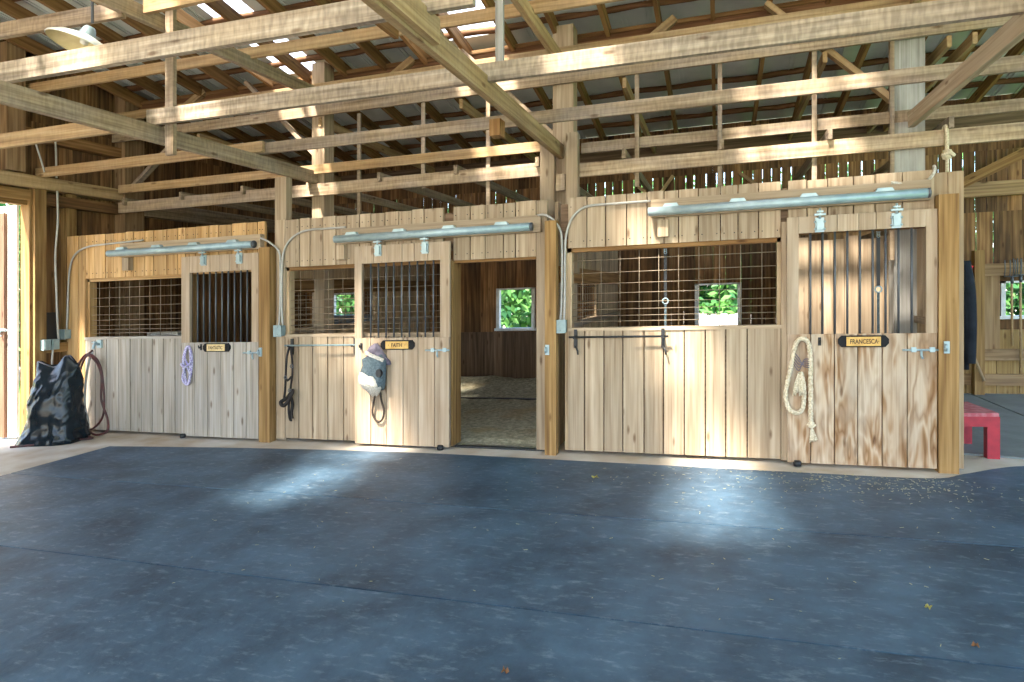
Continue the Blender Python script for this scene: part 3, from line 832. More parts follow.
blanket_bar(-5.115, -4.21, 1.215, 'blue-grey blanket bar carrying the black halter', 'box')
blanket_bar(-1.48, -.55, 1.28, 'black blanket bar below the wide wire-grid window', 'blackiron')

# purple rope on door 1
pm = MB()
for k, (zc, hz, w, dx) in enumerate(((.965, .235, .066, 0), (.97, .245, .060, -.006), (1.10, .115, .046, .020), (.84, .12, .058, -.004))):
    loop = [(-6.65 + dx + w * math.sin(a) + .010 * math.sin(2 * a + k), 6.866 - .008 * k, zc + hz * math.cos(a) + .008 * math.sin(3 * a + k)) for a in [2 * math.pi * i / 28 for i in range(28)]]
    pm.tube(loop, .0125, 8, closed=True)
pm.tube(smooth_path([(-6.72, 6.82, .99), (-6.65, 6.80, .955), (-6.58, 6.82, .99), (-6.60, 6.86, 1.02)], 5), .014, 8)
tag(pm.build('coiled_rope', 'purple'), 'coiled purple and white rope hung on the leftmost door', 'rope')

# cast hooks
for (x, z, y, lab) in ((-6.45, 1.205, 6.885, 'small dark hook between purple rope and nameplate'), (-4.077, 1.20, 6.885, 'small dark hook left of the hanging fly mask'), (.935, 1.215, 6.885, 'small dark hook right of the cotton rope')):
    m = MB(); m.box(x - .014, x + .014, y - .006, y, z - .04, z + .04); m.tube(smooth_path([(x, y - .005, z + .01), (x, y - .04, z - .01), (x, y - .05, z + .025)], 5), .008)
    tag(m.build('wall_hook', 'blackiron'), lab, 'hook', 'hooks on the stall doors')

# black halter at bay 2
t = thing('halter', (-5.11, 6.9, .3), 'black halter with lead hanging from the blue-grey blanket bar', 'halter')
m = MB(); m.tube(smooth_path([(-5.10, 6.90, 1.20), (-5.13, 6.885, 1.08), (-5.145, 6.885, .85), (-5.155, 6.885, .67), (-5.17, 6.885, .56)], 5), .014)
m.tube(smooth_path([(-5.10, 6.915, 1.20), (-5.075, 6.92, 1.0), (-5.075, 6.92, .85), (-5.10, 6.92, .70), (-5.10, 6.91, .55)], 5), .013)
m.tube(smooth_path([(-5.145, 6.885, .82), (-5.11, 6.87, .78), (-5.075, 6.90, .83)], 5), .013)
m.build('cheek_straps', 'leather', t)
m = MB(); m.tube(smooth_path([(-5.21, 6.87, .51), (-5.16, 6.86, .47), (-5.09, 6.86, .53), (-5.04, 6.87, .63), (-5.07, 6.91, .65), (-5.15, 6.92, .56)], 5, True), .024, closed=True)
m.build('noseband', 'leather', t)
m = MB(); m.tube(smooth_path([(-5.09, 6.90, .6), (-5.065, 6.91, .48), (-5.08, 6.91, .38), (-5.07, 6.91, .3)], 5), .02, radii=None)
m.tube(smooth_path([(-5.10, 6.89, .55), (-5.10, 6.88, .42), (-5.09, 6.89, .30), (-5.07, 6.91, .28)], 5), .014)
m.build('lead', 'leather', t)
m = MB()
for (x, z) in ((-5.05, .96), (-5.14, .82), (-5.08, .66)):
    m.tube([(x + .02 * math.cos(a), 6.87, z + .02 * math.sin(a)) for a in [2 * math.pi * i / 12 for i in range(12)]], .006, 6, closed=True)
m.build('rings', 'bar', t)


def cloth(prof, y, n=22, depth=.06, wob=.01, seed=0, mat='mask_grey', name='body', parent=None):
    """hanging cloth: prof = (z, x left, x right, depth)"""
    rings = []
    for i, (z, xl, xr, dd) in enumerate(prof):
        cx, hw = (xl + xr) / 2, (xr - xl) / 2; ring = []
        for k in range(n):
            a = 2 * math.pi * k / n
            ww = wob * mnoise.noise(Vector((math.cos(a) * 2 + seed, math.sin(a) * 2, z * 9)))
            ring.append(Vector((cx + (hw + ww) * math.cos(a), y - dd * .5 + (dd * .5 + ww * 1.5) * math.sin(a) * (1.0), z + wob * mnoise.noise(Vector((k * .7, seed, i))))))
        rings.append(ring)
    return MB().rings(rings).build(name, mat, parent)


# fly mask on door 2
t = thing('fly_mask', (-3.86, 6.87, .3), 'slate and white fleece fly mask hanging on the middle door', 'fly mask')
cloth([(1.235, -3.89, -3.85, .03), (1.20, -3.94, -3.81, .07), (1.15, -3.965, -3.765, .10), (1.08, -3.96, -3.71, .11), (1.02, -3.90, -3.66, .08), (.985, -3.74, -3.66, .05)], 6.875, seed=1, mat='mask_lilac', name='crown', parent=t, wob=.022)
cloth([(1.11, -3.93, -3.74, .10), (1.05, -4.02, -3.69, .14), (.98, -4.00, -3.70, .16), (.90, -4.03, -3.70, .16), (.82, -3.98, -3.71, .15), (.74, -3.90, -3.73, .11), (.69, -3.82, -3.76, .06)], 6.872, seed=4, mat='mask_grey', name='face', parent=t, wob=.024)
cloth([(.90, -4.02, -3.90, .18), (.85, -4.045, -3.82, .20), (.78, -4.01, -3.79, .20), (.72, -3.99, -3.77, .17), (.66, -3.94, -3.80, .11), (.615, -3.90, -3.84, .05)], 6.87, seed=9, mat='fleece', name='muzzle_fleece', parent=t, wob=.03)
m = MB(); m.bar((-3.95, 6.765, 1.14), (-3.86, 6.735, 1.105), .02, .038); m.bar((-3.87, 6.735, 1.11), (-3.71, 6.755, 1.045), .02, .038); m.build('fleece_band', 'fleece', t)
m = MB(); m.front_prism([(-3.755 + .034 * math.cos(a), .90 + .048 * math.sin(a)) for a in [2 * math.pi * i / 16 for i in range(16)]], 6.712, 6.76); m.build('ear_hole', 'blackiron', t)
m = MB(); m.tube(smooth_path([(-3.86, 6.84, .64), (-3.895, 6.85, .52), (-3.91, 6.855, .41), (-3.87, 6.855, .33), (-3.815, 6.855, .31), (-3.77, 6.855, .36), (-3.76, 6.855, .45), (-3.785, 6.85, .55), (-3.80, 6.84, .66)], 6), .0125); m.build('lead_loop', 'leadrope', t)

# cotton rope on door 3
t = thing('cotton_rope', (.78, 6.86, .22), 'thick cream cotton rope looped over a hook on the right door', 'rope')
m = MB()
path = smooth_path([(.765, 6.85, .92), (.79, 6.85, .80), (.792, 6.85, .66), (.775, 6.85, .56), (.721, 6.85, .525), (.655, 6.85, .57), (.628, 6.85, .70), (.65, 6.85, .85), (.682, 6.85, 1.0), (.712, 6.85, 1.17), (.745, 6.845, 1.235), (.79, 6.84, 1.245), (.832, 6.85, 1.20), (.848, 6.85, 1.08), (.851, 6.85, .90), (.852, 6.85, .70), (.852, 6.85, .52), (.856, 6.85, .42)], 7)
m.tube(path, .019, 10)
for a0 in range(3):         # the three twisted strands
    sp = []
    for i, p in enumerate(path):
        tdir = (path[min(i + 1, len(path) - 1)] - path[max(i - 1, 0)]).normalized()
        n1 = Vector((0, 1, 0)); b1 = tdir.cross(n1)
        an = i * .95 + a0 * 2 * math.pi / 3
        sp.append(p + (n1 * math.cos(an) + b1 * math.sin(an)) * .013)
    m.tube(sp, .0115, 6)
m.build('rope', 'cotton', t)
m = MB()
for k in range(34):
    a = random.uniform(-1, 1); b_ = random.uniform(0, 1)
    m.tube(smooth_path([(.748 + .008 * a, 6.845, .91), (.742 + .032 * a, 6.835 - .02 * b_, .82), (.742 + .052 * a, 6.84 - .03 * b_, .69 + .05 * random.random())], 3), .0055, 5)
m.build('tassel', 'cotton', t)
m = MB(); m.lathe([(0, .40), (.028, .41), (.035, .435), (.028, .46), (0, .465)], (.856, 6.845, -.02), 12)
m.tube(smooth_path([(.82, 6.83, .42), (.855, 6.81, .40), (.89, 6.83, .42)], 4), .013)
for k in range(22):
    a = random.uniform(-1, 1)
    m.tube(smooth_path([(.858, 6.845, .40), (.868 + .02 * a, 6.84, .33), (.878 + .034 * a, 6.845, .235 + .05 * random.random())], 3), .0055, 5)
m.build('frayed_end', 'cotton', t)
m = MB()
for k in range(5):
    m.tube(smooth_path([(.70, 6.85, 1.12 - .03 * k), (.745, 6.82, 1.06 - .03 * k), (.79, 6.84, .98 + .015 * k), (.84, 6.835, .97 + .02 * k)], 4), .004, 5)
m.build('twine', 'mask_lilac', t)

# ------------------------------------------------------------------ sack, hose, tap at the left
rings = []
NZ, NK = 60, 96
prof = [(0, .40, .30), (.05, .41, .31), (.12, .375, .29), (.25, .345, .27), (.45, .325, .25), (.65, .31, .22), (.82, .295, .17), (.93, .285, .10), (1.0, .285, .05), (1.05, .28, .03)]
ux = Vector((.955, .28, 0)); uy = Vector((-.28, .955, 0)); cen = Vector((-8.43, 6.42, 0))
for i in range(NZ):
    z = 1.05 * i / (NZ - 1)
    for (a, b) in zip(prof, prof[1:]):
        if a[0] <= z <= b[0] + 1e-9:
            tt = (z - a[0]) / (b[0] - a[0]); hw = a[1] + (b[1] - a[1]) * tt; hd = a[2] + (b[2] - a[2]) * tt; break
    ring = []
    lean = .045 * z - .13 * max(0, .25 - z)
    for k in range(NK):
        a = 2 * math.pi * k / NK
        ca, sa = math.cos(a), math.sin(a)
        e = .62
        px = math.copysign(abs(ca) ** e, ca) * hw; py = math.copysign(abs(sa) ** e, sa) * hd
        q = Vector((px * 3.2, py * 3.2, z * 2.6))
        n1 = mnoise.noise(q + Vector((1.3, 0, 0))); n2 = mnoise.noise(Vector((q.x * 1.9 + q.z * 1.1, q.y * 1.9, q.z * 1.6 - q.x * .9)))
        n3 = mnoise.noise(Vector((q.x * 3.3 - q.z * 1.6, q.y * 3.3, q.z * 2.2)))
        cr = .035 * n1 + .016 * (1 - 2 * abs(n2)) + .012 * (1 - 2 * abs(n3)) - .03
        cr *= min(1, .35 + 3 * (1.05 - z))
        zz = z
        w = max(0, (z - .78) / .27)
        zz += w * (.10 * math.exp(-((px - .13) / .085) ** 2) - .055 * math.exp(-((px + .04) / .10) ** 2) + .03 * math.exp(-((px + .26) / .06) ** 2) - .03 * math.exp(-((px - .27) / .06) ** 2))
        if i < 2: cr *= .6
        d = Vector((px, py, 0)).normalized() * cr
        P = cen + ux * (px + d.x + lean) + uy * (py + d.y)
        ring.append(Vector((P.x, P.y, zz)))
    rings.append(ring)
t = thing('plastic_sack', (-8.40, 6.42, 0), 'full black plastic sack standing beside the left doorway', 'sack')
MB().rings(rings, smooth=True).build('body', 'bag', t)
m = MB()
c0 = cen + ux * .20 + Vector((0, 0, 1.0))
pk = [c0 + ux * -.13 + Vector((0, 0, .02)), c0 + ux * -.03 + Vector((0, 0, .135)), c0 + ux * .06 + Vector((0, 0, .03)), c0 + ux * .155 - uy * .03 + Vector((0, 0, -.02)), c0 - uy * .05 + Vector((0, 0, -.06))]
m._add(pk + [p + uy * .03 for p in pk], [(0, 4, 1), (1, 4, 2), (2, 4, 3), (6, 9, 5), (7, 9, 6), (8, 9, 7), (0, 1, 6, 5), (1, 2, 7, 6), (2, 3, 8, 7), (3, 4, 9, 8), (4, 0, 5, 9)], Vector((0, 0, 1)), .5)
m.build('gathered_top', 'bag', t)

t = thing('water_tap', (-8.29, 6.95, 1.1), 'small steel tap on the first stall front above the hose', 'tap')
m = MB(); m.box(-8.335, -8.255, 6.955, 6.985, 1.20, 1.31); m.tube(smooth_path([(-8.29, 6.96, 1.25), (-8.29, 6.88, 1.25), (-8.29, 6.86, 1.19)], 4), .018); m.build('spout', 'galv', t)
m = MB(); m.tube([(-8.33, 6.88, 1.285), (-8.25, 6.88, 1.285)], .012); m.tube([(-8.29, 6.88, 1.24), (-8.29, 6.88, 1.285)], .009); m.build('handle', 'galv', t)

hp = [(-8.30, 6.86, 1.17), (-8.42, 6.83, 1.08), (-8.55, 6.84, .95), (-8.52, 6.84, .72), (-8.58, 6.85, .47), (-8.55, 6.85, .25), (-8.42, 6.82, .10), (-8.22, 6.80, .10), (-8.06, 6.82, .28), (-8.07, 6.84, .6), (-8.12, 6.84, .92), (-8.22, 6.83, 1.08), (-8.36, 6.81, 1.12), (-8.47, 6.80, .98), (-8.50, 6.80, .74), (-8.46, 6.80, .40), (-8.36, 6.78, .16), (-8.20, 6.76, .05), (-8.05, 6.75, .03), (-7.93, 6.78, .09), (-7.98, 6.82, .24), (-8.09, 6.82, .5), (-8.10, 6.83, .82), (-8.19, 6.82, 1.02), (-8.33, 6.80, 1.10), (-8.44, 6.79, .9), (-8.53, 6.78, .5), (-8.46, 6.74, .18), (-8.30, 6.70, .05), (-8.10, 6.66, .02), (-8.00, 6.60, .02), (-8.10, 6.48, .02), (-8.25, 6.30, .02), (-8.45, 6.10, .02), (-8.62, 5.98, .02)]
tag(MB().tube(smooth_path(hp, 7), .0145, 8).build('garden_hose', 'hose'), 'dark red garden hose looped over the tap beside the black sack', 'hose')
tag(MB().tube(smooth_path([(-8.31, 6.87, 1.16), (-8.37, 6.86, 1.0), (-8.43, 6.86, .7), (-8.44, 6.86, .4), (-8.36, 6.84, .2), (-8.33, 6.84, .02)], 6), .016, 8).build('water_pipe', 'hose_grey'), 'grey water pipe running down from the tap', 'pipe')

# ------------------------------------------------------------------ right passage
t = thing('step_stool', (2.32, 7.75, 0), 'red wooden step stool with faded top beside the right post', 'stool')
top = [(2.62, 7.50), (2.56, 8.16), (1.98, 8.10), (2.03, 7.44)]
MB().prism(top[::-1], .415, .45).build('seat_board', 'redtop', t)


def lerp2(a, b, s): return (a[0] + (b[0] - a[0]) * s, a[1] + (b[1] - a[1]) * s)


def inset(c, s=.03):
    cx = sum(p[0] for p in top) / 4; cy = sum(p[1] for p in top) / 4
    return lerp2(c, (cx, cy), s)


T4 = [inset(c, .04) for c in top]
m = MB()
for a, b in ((0, 3), (0, 1), (1, 2), (2, 3)):
    m.bar((*T4[a], .365), (*T4[b], .365), .03, .10)
m.build('apron', 'red', t)
for c in T4:
    q = inset(c, .10)
    MB().box(q[0] - .055, q[0] + .05, q[1] - .05, q[1] + .05, 0, .415).build('leg', 'red', t)

t = thing('jacket', (2.28, 7.3, .9), 'dark navy jacket hanging on the outside of the right partition', 'jacket')
rings = []
for (z, y0, y1, d) in ((2.06, 7.27, 7.32, .05), (2.0, 7.2, 7.40, .12), (1.9, 7.12, 7.48, .16), (1.7, 7.10, 7.52, .18), (1.4, 7.09, 7.53, .18), (1.1, 7.08, 7.54, .19), (.92, 7.09, 7.54, .19)):
    d *= .45; rings.append([Vector((2.185 + d * .5 + (d * .5 + .008 * mnoise.noise(Vector((k, z * 4, 0)))) * math.cos(2 * math.pi * k / 18), (y0 + y1) / 2 + ((y1 - y0) / 2 + .02 * mnoise.noise(Vector((k * 1.7, z * 5, 3)))) * math.sin(2 * math.pi * k / 18), z)) for k in range(18)])
MB().rings(rings).build('body', 'navy', t)
m = MB(); pts = smooth_path([(2.23, 7.20, 1.93), (2.255, 7.14, 1.7), (2.265, 7.12, 1.4), (2.26, 7.10, 1.15), (2.255, 7.09, .98)], 5)
m.tube(pts, .06, 10, radii=[.055 - .018 * i / (len(pts) - 1) for i in range(len(pts))]); m.build('sleeve', 'navy', t)
m = MB(); m.tube(smooth_path([(2.20, 7.24, 2.03), (2.23, 7.28, 2.0), (2.21, 7.35, 2.03)], 4), .025); m.build('collar', 'navy', t)

t = thing('feed_scoop', (3.62, 11.55, 1.86), 'small red plastic scoop hung beside the yellow passage post', 'scoop')
m = MB(); m.rings([[Vector((3.60 + (.05 + .05 * s) * math.cos(2 * math.pi * k / 14), 11.52 + (.04 + .04 * s) * math.sin(2 * math.pi * k / 14), 1.86 + .11 * s)) for k in range(14)] for s in (0, .5, 1)]); m.build('bowl', 'redplastic', t)
m = MB(); m.tube([(3.66, 11.55, 1.93), (3.72, 11.56, 1.98)], .012); m.build('handle', 'redplastic', t)

tag(MB().tube([(3.50, 11.35, 1.02), (3.80, 11.42, .24)], .02, 8).build('walking_stick', 'beam_warm'), 'bare wooden stick leaning beside the yellow passage post', 'stick')


def fork(x, lab, top, bottom, nt):
    t = thing('garden_fork', (x, 11.6, bottom), lab, 'garden fork', 'garden forks hung by the passage window')
    MB().tube([(x, 11.6, bottom), (x - .005, 11.6, top - .22)], .017, 8).build('handle', 'beam_warm', t)
    m = MB(); m.tube([(x, 11.6, top - .26), (x, 11.6, top - .16)], .022, 8)
    m.tube([(x - .10, 11.6, top - .15), (x + .10, 11.6, top - .15)], .009, 6)
    m.build('ferrule', 'bar', t)
    m = MB()
    for k in range(nt):
        dx = -.10 + .2 * k / (nt - 1)
        m.tube(smooth_path([(x + dx, 11.6, top - .15), (x + dx, 11.57, top - .05), (x + dx, 11.58, top + .1)], 4), .007, 6)
    m.build('tines', 'bar', t)


fork(4.22, 'garden fork with long handle hung left, across the passage window', 1.94, .74, 4)
fork(4.33, 'garden fork with longer handle hung right, over the passage window', 1.96, .42, 5)

sm_ = MB(); sm_.boards('x', .78, 1.99, 0, 2.31, 8.60, 8.63, w=.15, gap=.006, zj=.03)
tag(sm_.build('plank_screen', 'front'), 'pale plank screen standing in the third stall behind the right door', 'screen')
# straps in the third stall
for (x, zt_, zb_, lab) in ((-.54, 2.22, 1.33, 'black cross-tie strap with ring hanging behind the wide wire grid'), (1.50, 2.28, 1.16, 'black cross-tie strap hanging behind the right door bars')):
    t = thing('cross_tie_strap', (x, 7.17, zb_), lab, 'strap', 'cross-tie straps in the third stall')
    m = MB(); m.box(x - .016, x + .016, 7.165, 7.175, zt_ - .55, zt_ - .06); m.build('webbing', 'blackiron', t)
    m = MB()
    m.tube([(x + .03 * math.cos(a), 7.165, zt_ - .58 + .03 * math.sin(a)) for a in [2 * math.pi * i / 14 for i in range(14)]], .008, 6, closed=True)
    m.build('ring', 'galv', t); m = MB()
    for k in range(4):
        m.tube([(x + .014 * math.cos(a), 7.165, zt_ - .055 + .022 * k + .016 * math.sin(a)) for a in [2 * math.pi * i / 10 for i in range(10)]], .004, 5, closed=True)
    m.build('chain', 'galv', t)
    m = MB(); m.box(x - .012, x + .012, 7.165, 7.175, zb_, zt_ - .61); m.build('lower_strap', 'mask_grey', t)

# trough in the first stall
t = thing('feed_trough', (-7.1, 11.4, .9), 'blue-grey feed trough below the window of the first stall', 'trough')
m = MB(); m.box(-7.75, -6.5, 11.3, 11.34, 1.05, 1.42); m.box(-7.75, -6.5, 11.70, 11.74, 1.05, 1.42); m.box(-7.75, -7.71, 11.34, 11.7, 1.05, 1.42); m.box(-6.54, -6.5, 11.34, 11.7, 1.05, 1.42); m.box(-7.75, -6.5, 11.3, 11.74, 1.02, 1.06)
m.build('tub', 'feed', t)
m = MB(); m.box(-7.75, -6.5, 11.29, 11.75, 1.42, 1.45); m.build('rim', 'feed', t)
tag(MB().box(-8.55, -7.95, 8.0, 8.3, 1.29, 1.35).build('loose_board', 'fleece'), 'pale board lying behind the first wire-grid window', 'board')
m = MB(); m.box(-8.45, -8.05, 8.05, 8.25, 0, 1.29)
tag(m.build('crate', 'kick'), 'dark crate under the pale board in the first stall', 'crate')

# bedding
bm = MB()
def sheet(x0, x1, y0, y1, fz, nx, ny):
    vs = []; fs = []
    for i in range(nx + 1):
        for j in range(ny + 1):
            x = x0 + (x1 - x0) * i / nx; y = y0 + (y1 - y0) * j / ny
            vs.append((x, y, fz(x, y)))
    for i in range(nx):
        for j in range(ny):
            a = i * (ny + 1) + j; fs.append((a, a + ny + 1, a + ny + 2, a + 1))
    bm._add(vs, fs, Vector((1, 0, 0)), .5, smooth=True)
nz = lambda x, y, s: mnoise.noise(Vector((x * s, y * s, 1.7)))
sheet(-5.38, -1.80, 7.12, 10.15, lambda x, y: .022 + .018 * nz(x, y, 2.2) + .012 * nz(x, y, 8) + (.02 if y > 7.3 else 0), 60, 60)
sheet(-5.38, -1.80, 10.19, 11.74, lambda x, y: (0 if y < 10.2 else (.045 + .14 * max(0, (y - 10.3) / 1.4) ** 1.3 + .05 * nz(x, y, 1.6) * min(1, (y - 10.2) * 1.2) + .02 * nz(x, y, 7))), 60, 36)
tag(bm.build('stall_bedding', 'bedding'), 'sawdust and straw bedding banked up on the floor of the second stall', 'bedding', kind='stuff')
tag(MB().box(-5.38, -1.8, 10.12, 10.19, 0, .062).build('floor_strip', 'blackiron'), 'dark seam strip across the bedding of the second stall', 'strip')
tag(MB().box(-2.93, -1.80, 7.03, 7.08, 0, .02).build('threshold_strip', 'blackiron'), 'dark rubber threshold strip in the open stall doorway', 'threshold')

# straw litter and leaves on the mats
sm = MB()
for k in range(520):
    g = random.random()
    if g < .55: x = random.gauss(1.35, .5); y = random.gauss(6.35, .25)
    elif g < .75: x = random.gauss(.3, .9); y = random.gauss(6.2, .35)
    else: x = random.uniform(-4, 3); y = random.uniform(3.2, 6.6)
    if y > 6.62: y = 6.62 - random.random() * .3
    a = random.uniform(0, math.pi); l = random.uniform(.004, .015)
    sm.bar((x - l * math.cos(a), y - l * math.sin(a), .0205), (x + l * math.cos(a), y + l * math.sin(a), .0215), .004, .002)
tag(sm.build('straw_litter', 'straw'), 'fine straw litter scattered on the blue-grey mats before the right door', 'straw', kind='stuff')


def dry_leaf(x, y, s, mat, lab):
    m = MB(); n = 10; vs = [(x, y, .028)]; a0 = x * 7
    for k in range(n):
        a = 2 * math.pi * k / n
        r = s * (.55 + .45 * abs(math.cos(a * 2.5)))
        vs.append((x + r * math.cos(a + a0), y + r * .7 * math.sin(a + a0), .022 + .014 * math.sin(a * 3) + .008))
    vs2 = [(p[0], p[1], p[2] + .002) for p in vs]
    fs = [(0, k + 1, (k + 1) % n + 1) for k in range(n)]
    fs2 = [(0 + n + 1, (k + 1) % n + 1 + n + 1, k + 1 + n + 1) for k in range(n)]
    m._add(vs + vs2, [f[::-1] for f in fs] + [f[::-1] for f in fs2], Vector((1, 0, 0)), .5)
    tag(m.build('dry_leaf', mat), lab, 'leaf', 'dry leaves on the aisle mats')


dry_leaf(-1.10, 6.05, .04, 'yleaf', 'yellow dry leaf on the mat before the open doorway')
dry_leaf(-.94, 2.86, .022, 'bleaf', 'brown dry leaf at the bottom edge, left of the picture middle')
dry_leaf(.98, 3.21, .022, 'bleaf', 'brown dry leaf at the bottom edge near the right corner')
dry_leaf(1.17, 3.62, .018, 'bleaf', 'small brown dry leaf above the one near the right corner')
dry_leaf(1.07, 3.98, .02, 'yleaf', 'small yellow dry leaf on the right side of the mats')

# ------------------------------------------------------------------ roof
RZ, RS, RB, RIDGE = 4.60, .166, 11.8, 1.0


def zr(y): return RZ + RS * (RB - y) if y >= RIDGE else RZ + RS * (RB - RIDGE) - RS * (RIDGE - y)


SKY = [(-6.16, -5.56, 6.0, 8.3), (-3.45, -2.68, 6.3, 8.1), (-5.9, -5.2, .9, 4.4), (-2.0, -1.42, .9, 5.0), (-.35, .8, 5.2, 7.0)]  # last three: unseen panels added to let the sun patches in
xs = sorted(set([-9.5, 8.2] + [v for s in SKY for v in s[:2]]))
ys = sorted(set([-6.5, RIDGE, 12.0] + [v for s in SKY for v in s[2:]]))
rm = MB()


def slab(mb, x0, x1, y0, y1, t=.008, dz=0.0, rnd=.5):
    z0, z1 = zr(y0) + dz, zr(y1) + dz
    vs = [(x, y, z + o_) for x in (x0, x1) for (y, z) in ((y0, z0), (y1, z1)) for o_ in (0, t)]
    mb._add(vs, [(0, 1, 3, 2), (4, 6, 7, 5), (0, 4, 5, 1), (2, 3, 7, 6), (0, 2, 6, 4), (1, 5, 7, 3)], Vector((0, 1, 0)), rnd)


for xa, xb in zip(xs, xs[1:]):
    for ya, yb in zip(ys, ys[1:]):
        cx, cy = (xa + xb) / 2, (ya + yb) / 2
        if any(s[0] < cx < s[1] and s[2] < cy < s[3] for s in SKY): continue
        slab(rm, xa, xb, ya, yb)
x = -9.4
while x < 8.1:      # ribs of the sheeting
    for dx in (0, .055):
        if not any(s[0] - .03 < x + dx < s[1] + .03 for s in SKY): slab(rm, x + dx - .011, x + dx + .011, RIDGE, 12.0, .018, -.018)
    x += .305
struct(rm.build('roof', 'sheet'))
for i, s in enumerate(SKY):
    m = MB(); slab(m, s[0], s[1], s[2], s[3], .006, .001)
    tag(m.build('skylight_panel', 'skylight'), ['white translucent roof panel near the left wall, above the first stall', 'white translucent roof panel above the second stall',
                                               'unseen translucent roof panel added to throw a sun patch before the middle door', 'unseen translucent roof panel added to throw a sun patch before the third stall', 'unseen translucent roof panel added to throw sun on the plank screen'][i], 'skylight', 'translucent panels in the roof')

# log purlins
for i, y in enumerate((11.25, 10.13, 9.0, 7.92, 6.8, 5.7, 4.6)):
    m = MB(); pts = [(xx, y + .012 * math.sin(xx * 3 + i), zr(y) - .05 + .010 * math.sin(xx * 5.3 + 2 * i)) for xx in [-9.0 + .3 * k for k in range(58)]]
    m.tube(pts, .05, 7, radii=[.042 + .014 * mnoise.noise(Vector((p[0] * 2.3, i * 7.1, 0))) for p in pts])
    tag(m.build('log_purlin', 'purlin'), 'rough bark-edged purlin under the roof sheets, %s from the back wall' % ORD[i], 'purlin', 'rough purlins under the roof sheets')
# rafters
k0 = 0; xx = -8.81
while xx < 4.9:
    m = MB(); m.bar((xx, 11.95, zr(11.95) - .18), (xx, 2.0, zr(2.0) - .18), .05, .17)
    tag(m.build('rafter', 'rafter'), 'brown sawn roof rafter, %s from the left wall' % ORD[k0], 'rafter', 'sawn rafters under the metal roof')
    xx += .625; k0 += 1
# eave plate, girder
tag(MB().box(-9.0, 8, 11.66, 11.78, 4.05, 4.30).build('eave_plate', 'kick'), 'dark beam along the top of the back wall under the eave', 'beam')
t = thing('roof_girder', (-2, 8.0, 4.8), 'heavy double girder under the rafters on top of the main posts', 'girder')
MB().box(-8.9, 4.6, 8.12, 8.18, 4.80, 4.98).build('front_board', 'purlin', t)
MB().box(-8.9, 4.6, 8.10, 8.36, 4.98, 5.03).build('ledge_board', 'rafter', t)
MB().box(-8.9, 4.6, 8.28, 8.34, 4.80, 4.98).build('rear_board', 'purlin', t)
for (xc, lab) in ((-7.65, 'short slanted cleat on the girder above the first stall'), (-4.12, 'short slanted cleat on the girder above the second stall'), (-.63, 'short slanted cleat on the girder above the third stall')):
    tag(MB().bar((xc - .14, 8.0, 4.80), (xc + .13, 8.10, 5.04), .10, .07, up=(0, 1, 0)).build('girder_cleat', 'beam_warm'), lab, 'cleat', 'slanted cleats on the girder')


# main posts
def main_post(x, w, z0, z1, lab, mat, y=7.86, d=.24):
    tag(MB().box(x - w / 2, x + w / 2, y, y + d, z0, z1).build('main_post', mat), lab, 'post', 'main barn posts behind the stall fronts')


main_post(-5.34, .20, 0, 5.10, 'tall sawn main post between first and second stall', 'front')
main_post(-1.83, .26, 0, 5.08, 'tall sawn main post in the middle behind the open doorway', 'front')
main_post(1.94, .29, 0, 5.0, 'broad grey weathered main post above the right door', 'post_grey')
tag(MB().box(1.75, 1.79, 7.82, 7.9, 2.0, 4.4).build('post_cladding', 'beam'), 'narrow plank along the left side of the grey post', 'plank')


# ------------------------------------------------------------------ framing overhead
def member(name, p, q, w, h, lab, cat, group, mat='beam', up=(0, 0, 1)):
    return tag(MB().bar(p, q, w, h, up).build(name, mat), lab, cat, group)


# rails across the posts, running with the stall fronts
G1 = 'long hay rails across the main posts'
for (x0, x1, y, z, h, lab, mat) in (
        (-8.86, -2.08, 7.78, 3.30, .165, 'lowest long rail above the first two stalls, ending at the middle post', 'beam'),
        (-1.60, 5.0, 7.78, 3.245, .165, 'lowest long rail above the third stall, the hanging rope on it', 'beam'),
        (-8.86, -2.08, 7.78, 3.585, .125, 'second lowest rail above the first two stalls, ending at the middle post', 'beam_warm'),
        (-1.60, 5.0, 7.88, 3.53, .125, 'second lowest rail above the third stall, passing behind the grey post', 'beam'),
        (-9.0, 5.0, 7.79, 4.40, .14, 'upper rail nailed across the fronts of all main posts', 'beam'),
        (-9.0, 5.0, 7.79, 4.71, .13, 'topmost rail just below the roof girder', 'beam_warm')):
    member('hay_rail', (x0, y, z), (x1, y, z), .045, h, lab, 'rail', G1, mat)
member('hay_rail', (-9.0, 6.6, 3.655), (-5.25, 6.6, 3.655), .045, .13, 'pale rail from the left wall resting on the left tie beam', 'rail', G1, 'beam_warm')
member('hay_rail', (-5.42, 6.7, 3.655), (5.0, 6.7, 3.615), .045, .135, 'long rail resting across the three tie beams, starting at the left one', 'rail', G1, 'beam')
member('hay_rail', (-9.0, 6.45, 4.77), (5.0, 6.45, 4.66), .045, .13, 'high pale rail crossing the upper left of the picture behind the main ties', 'rail', G1, 'beam_warm')

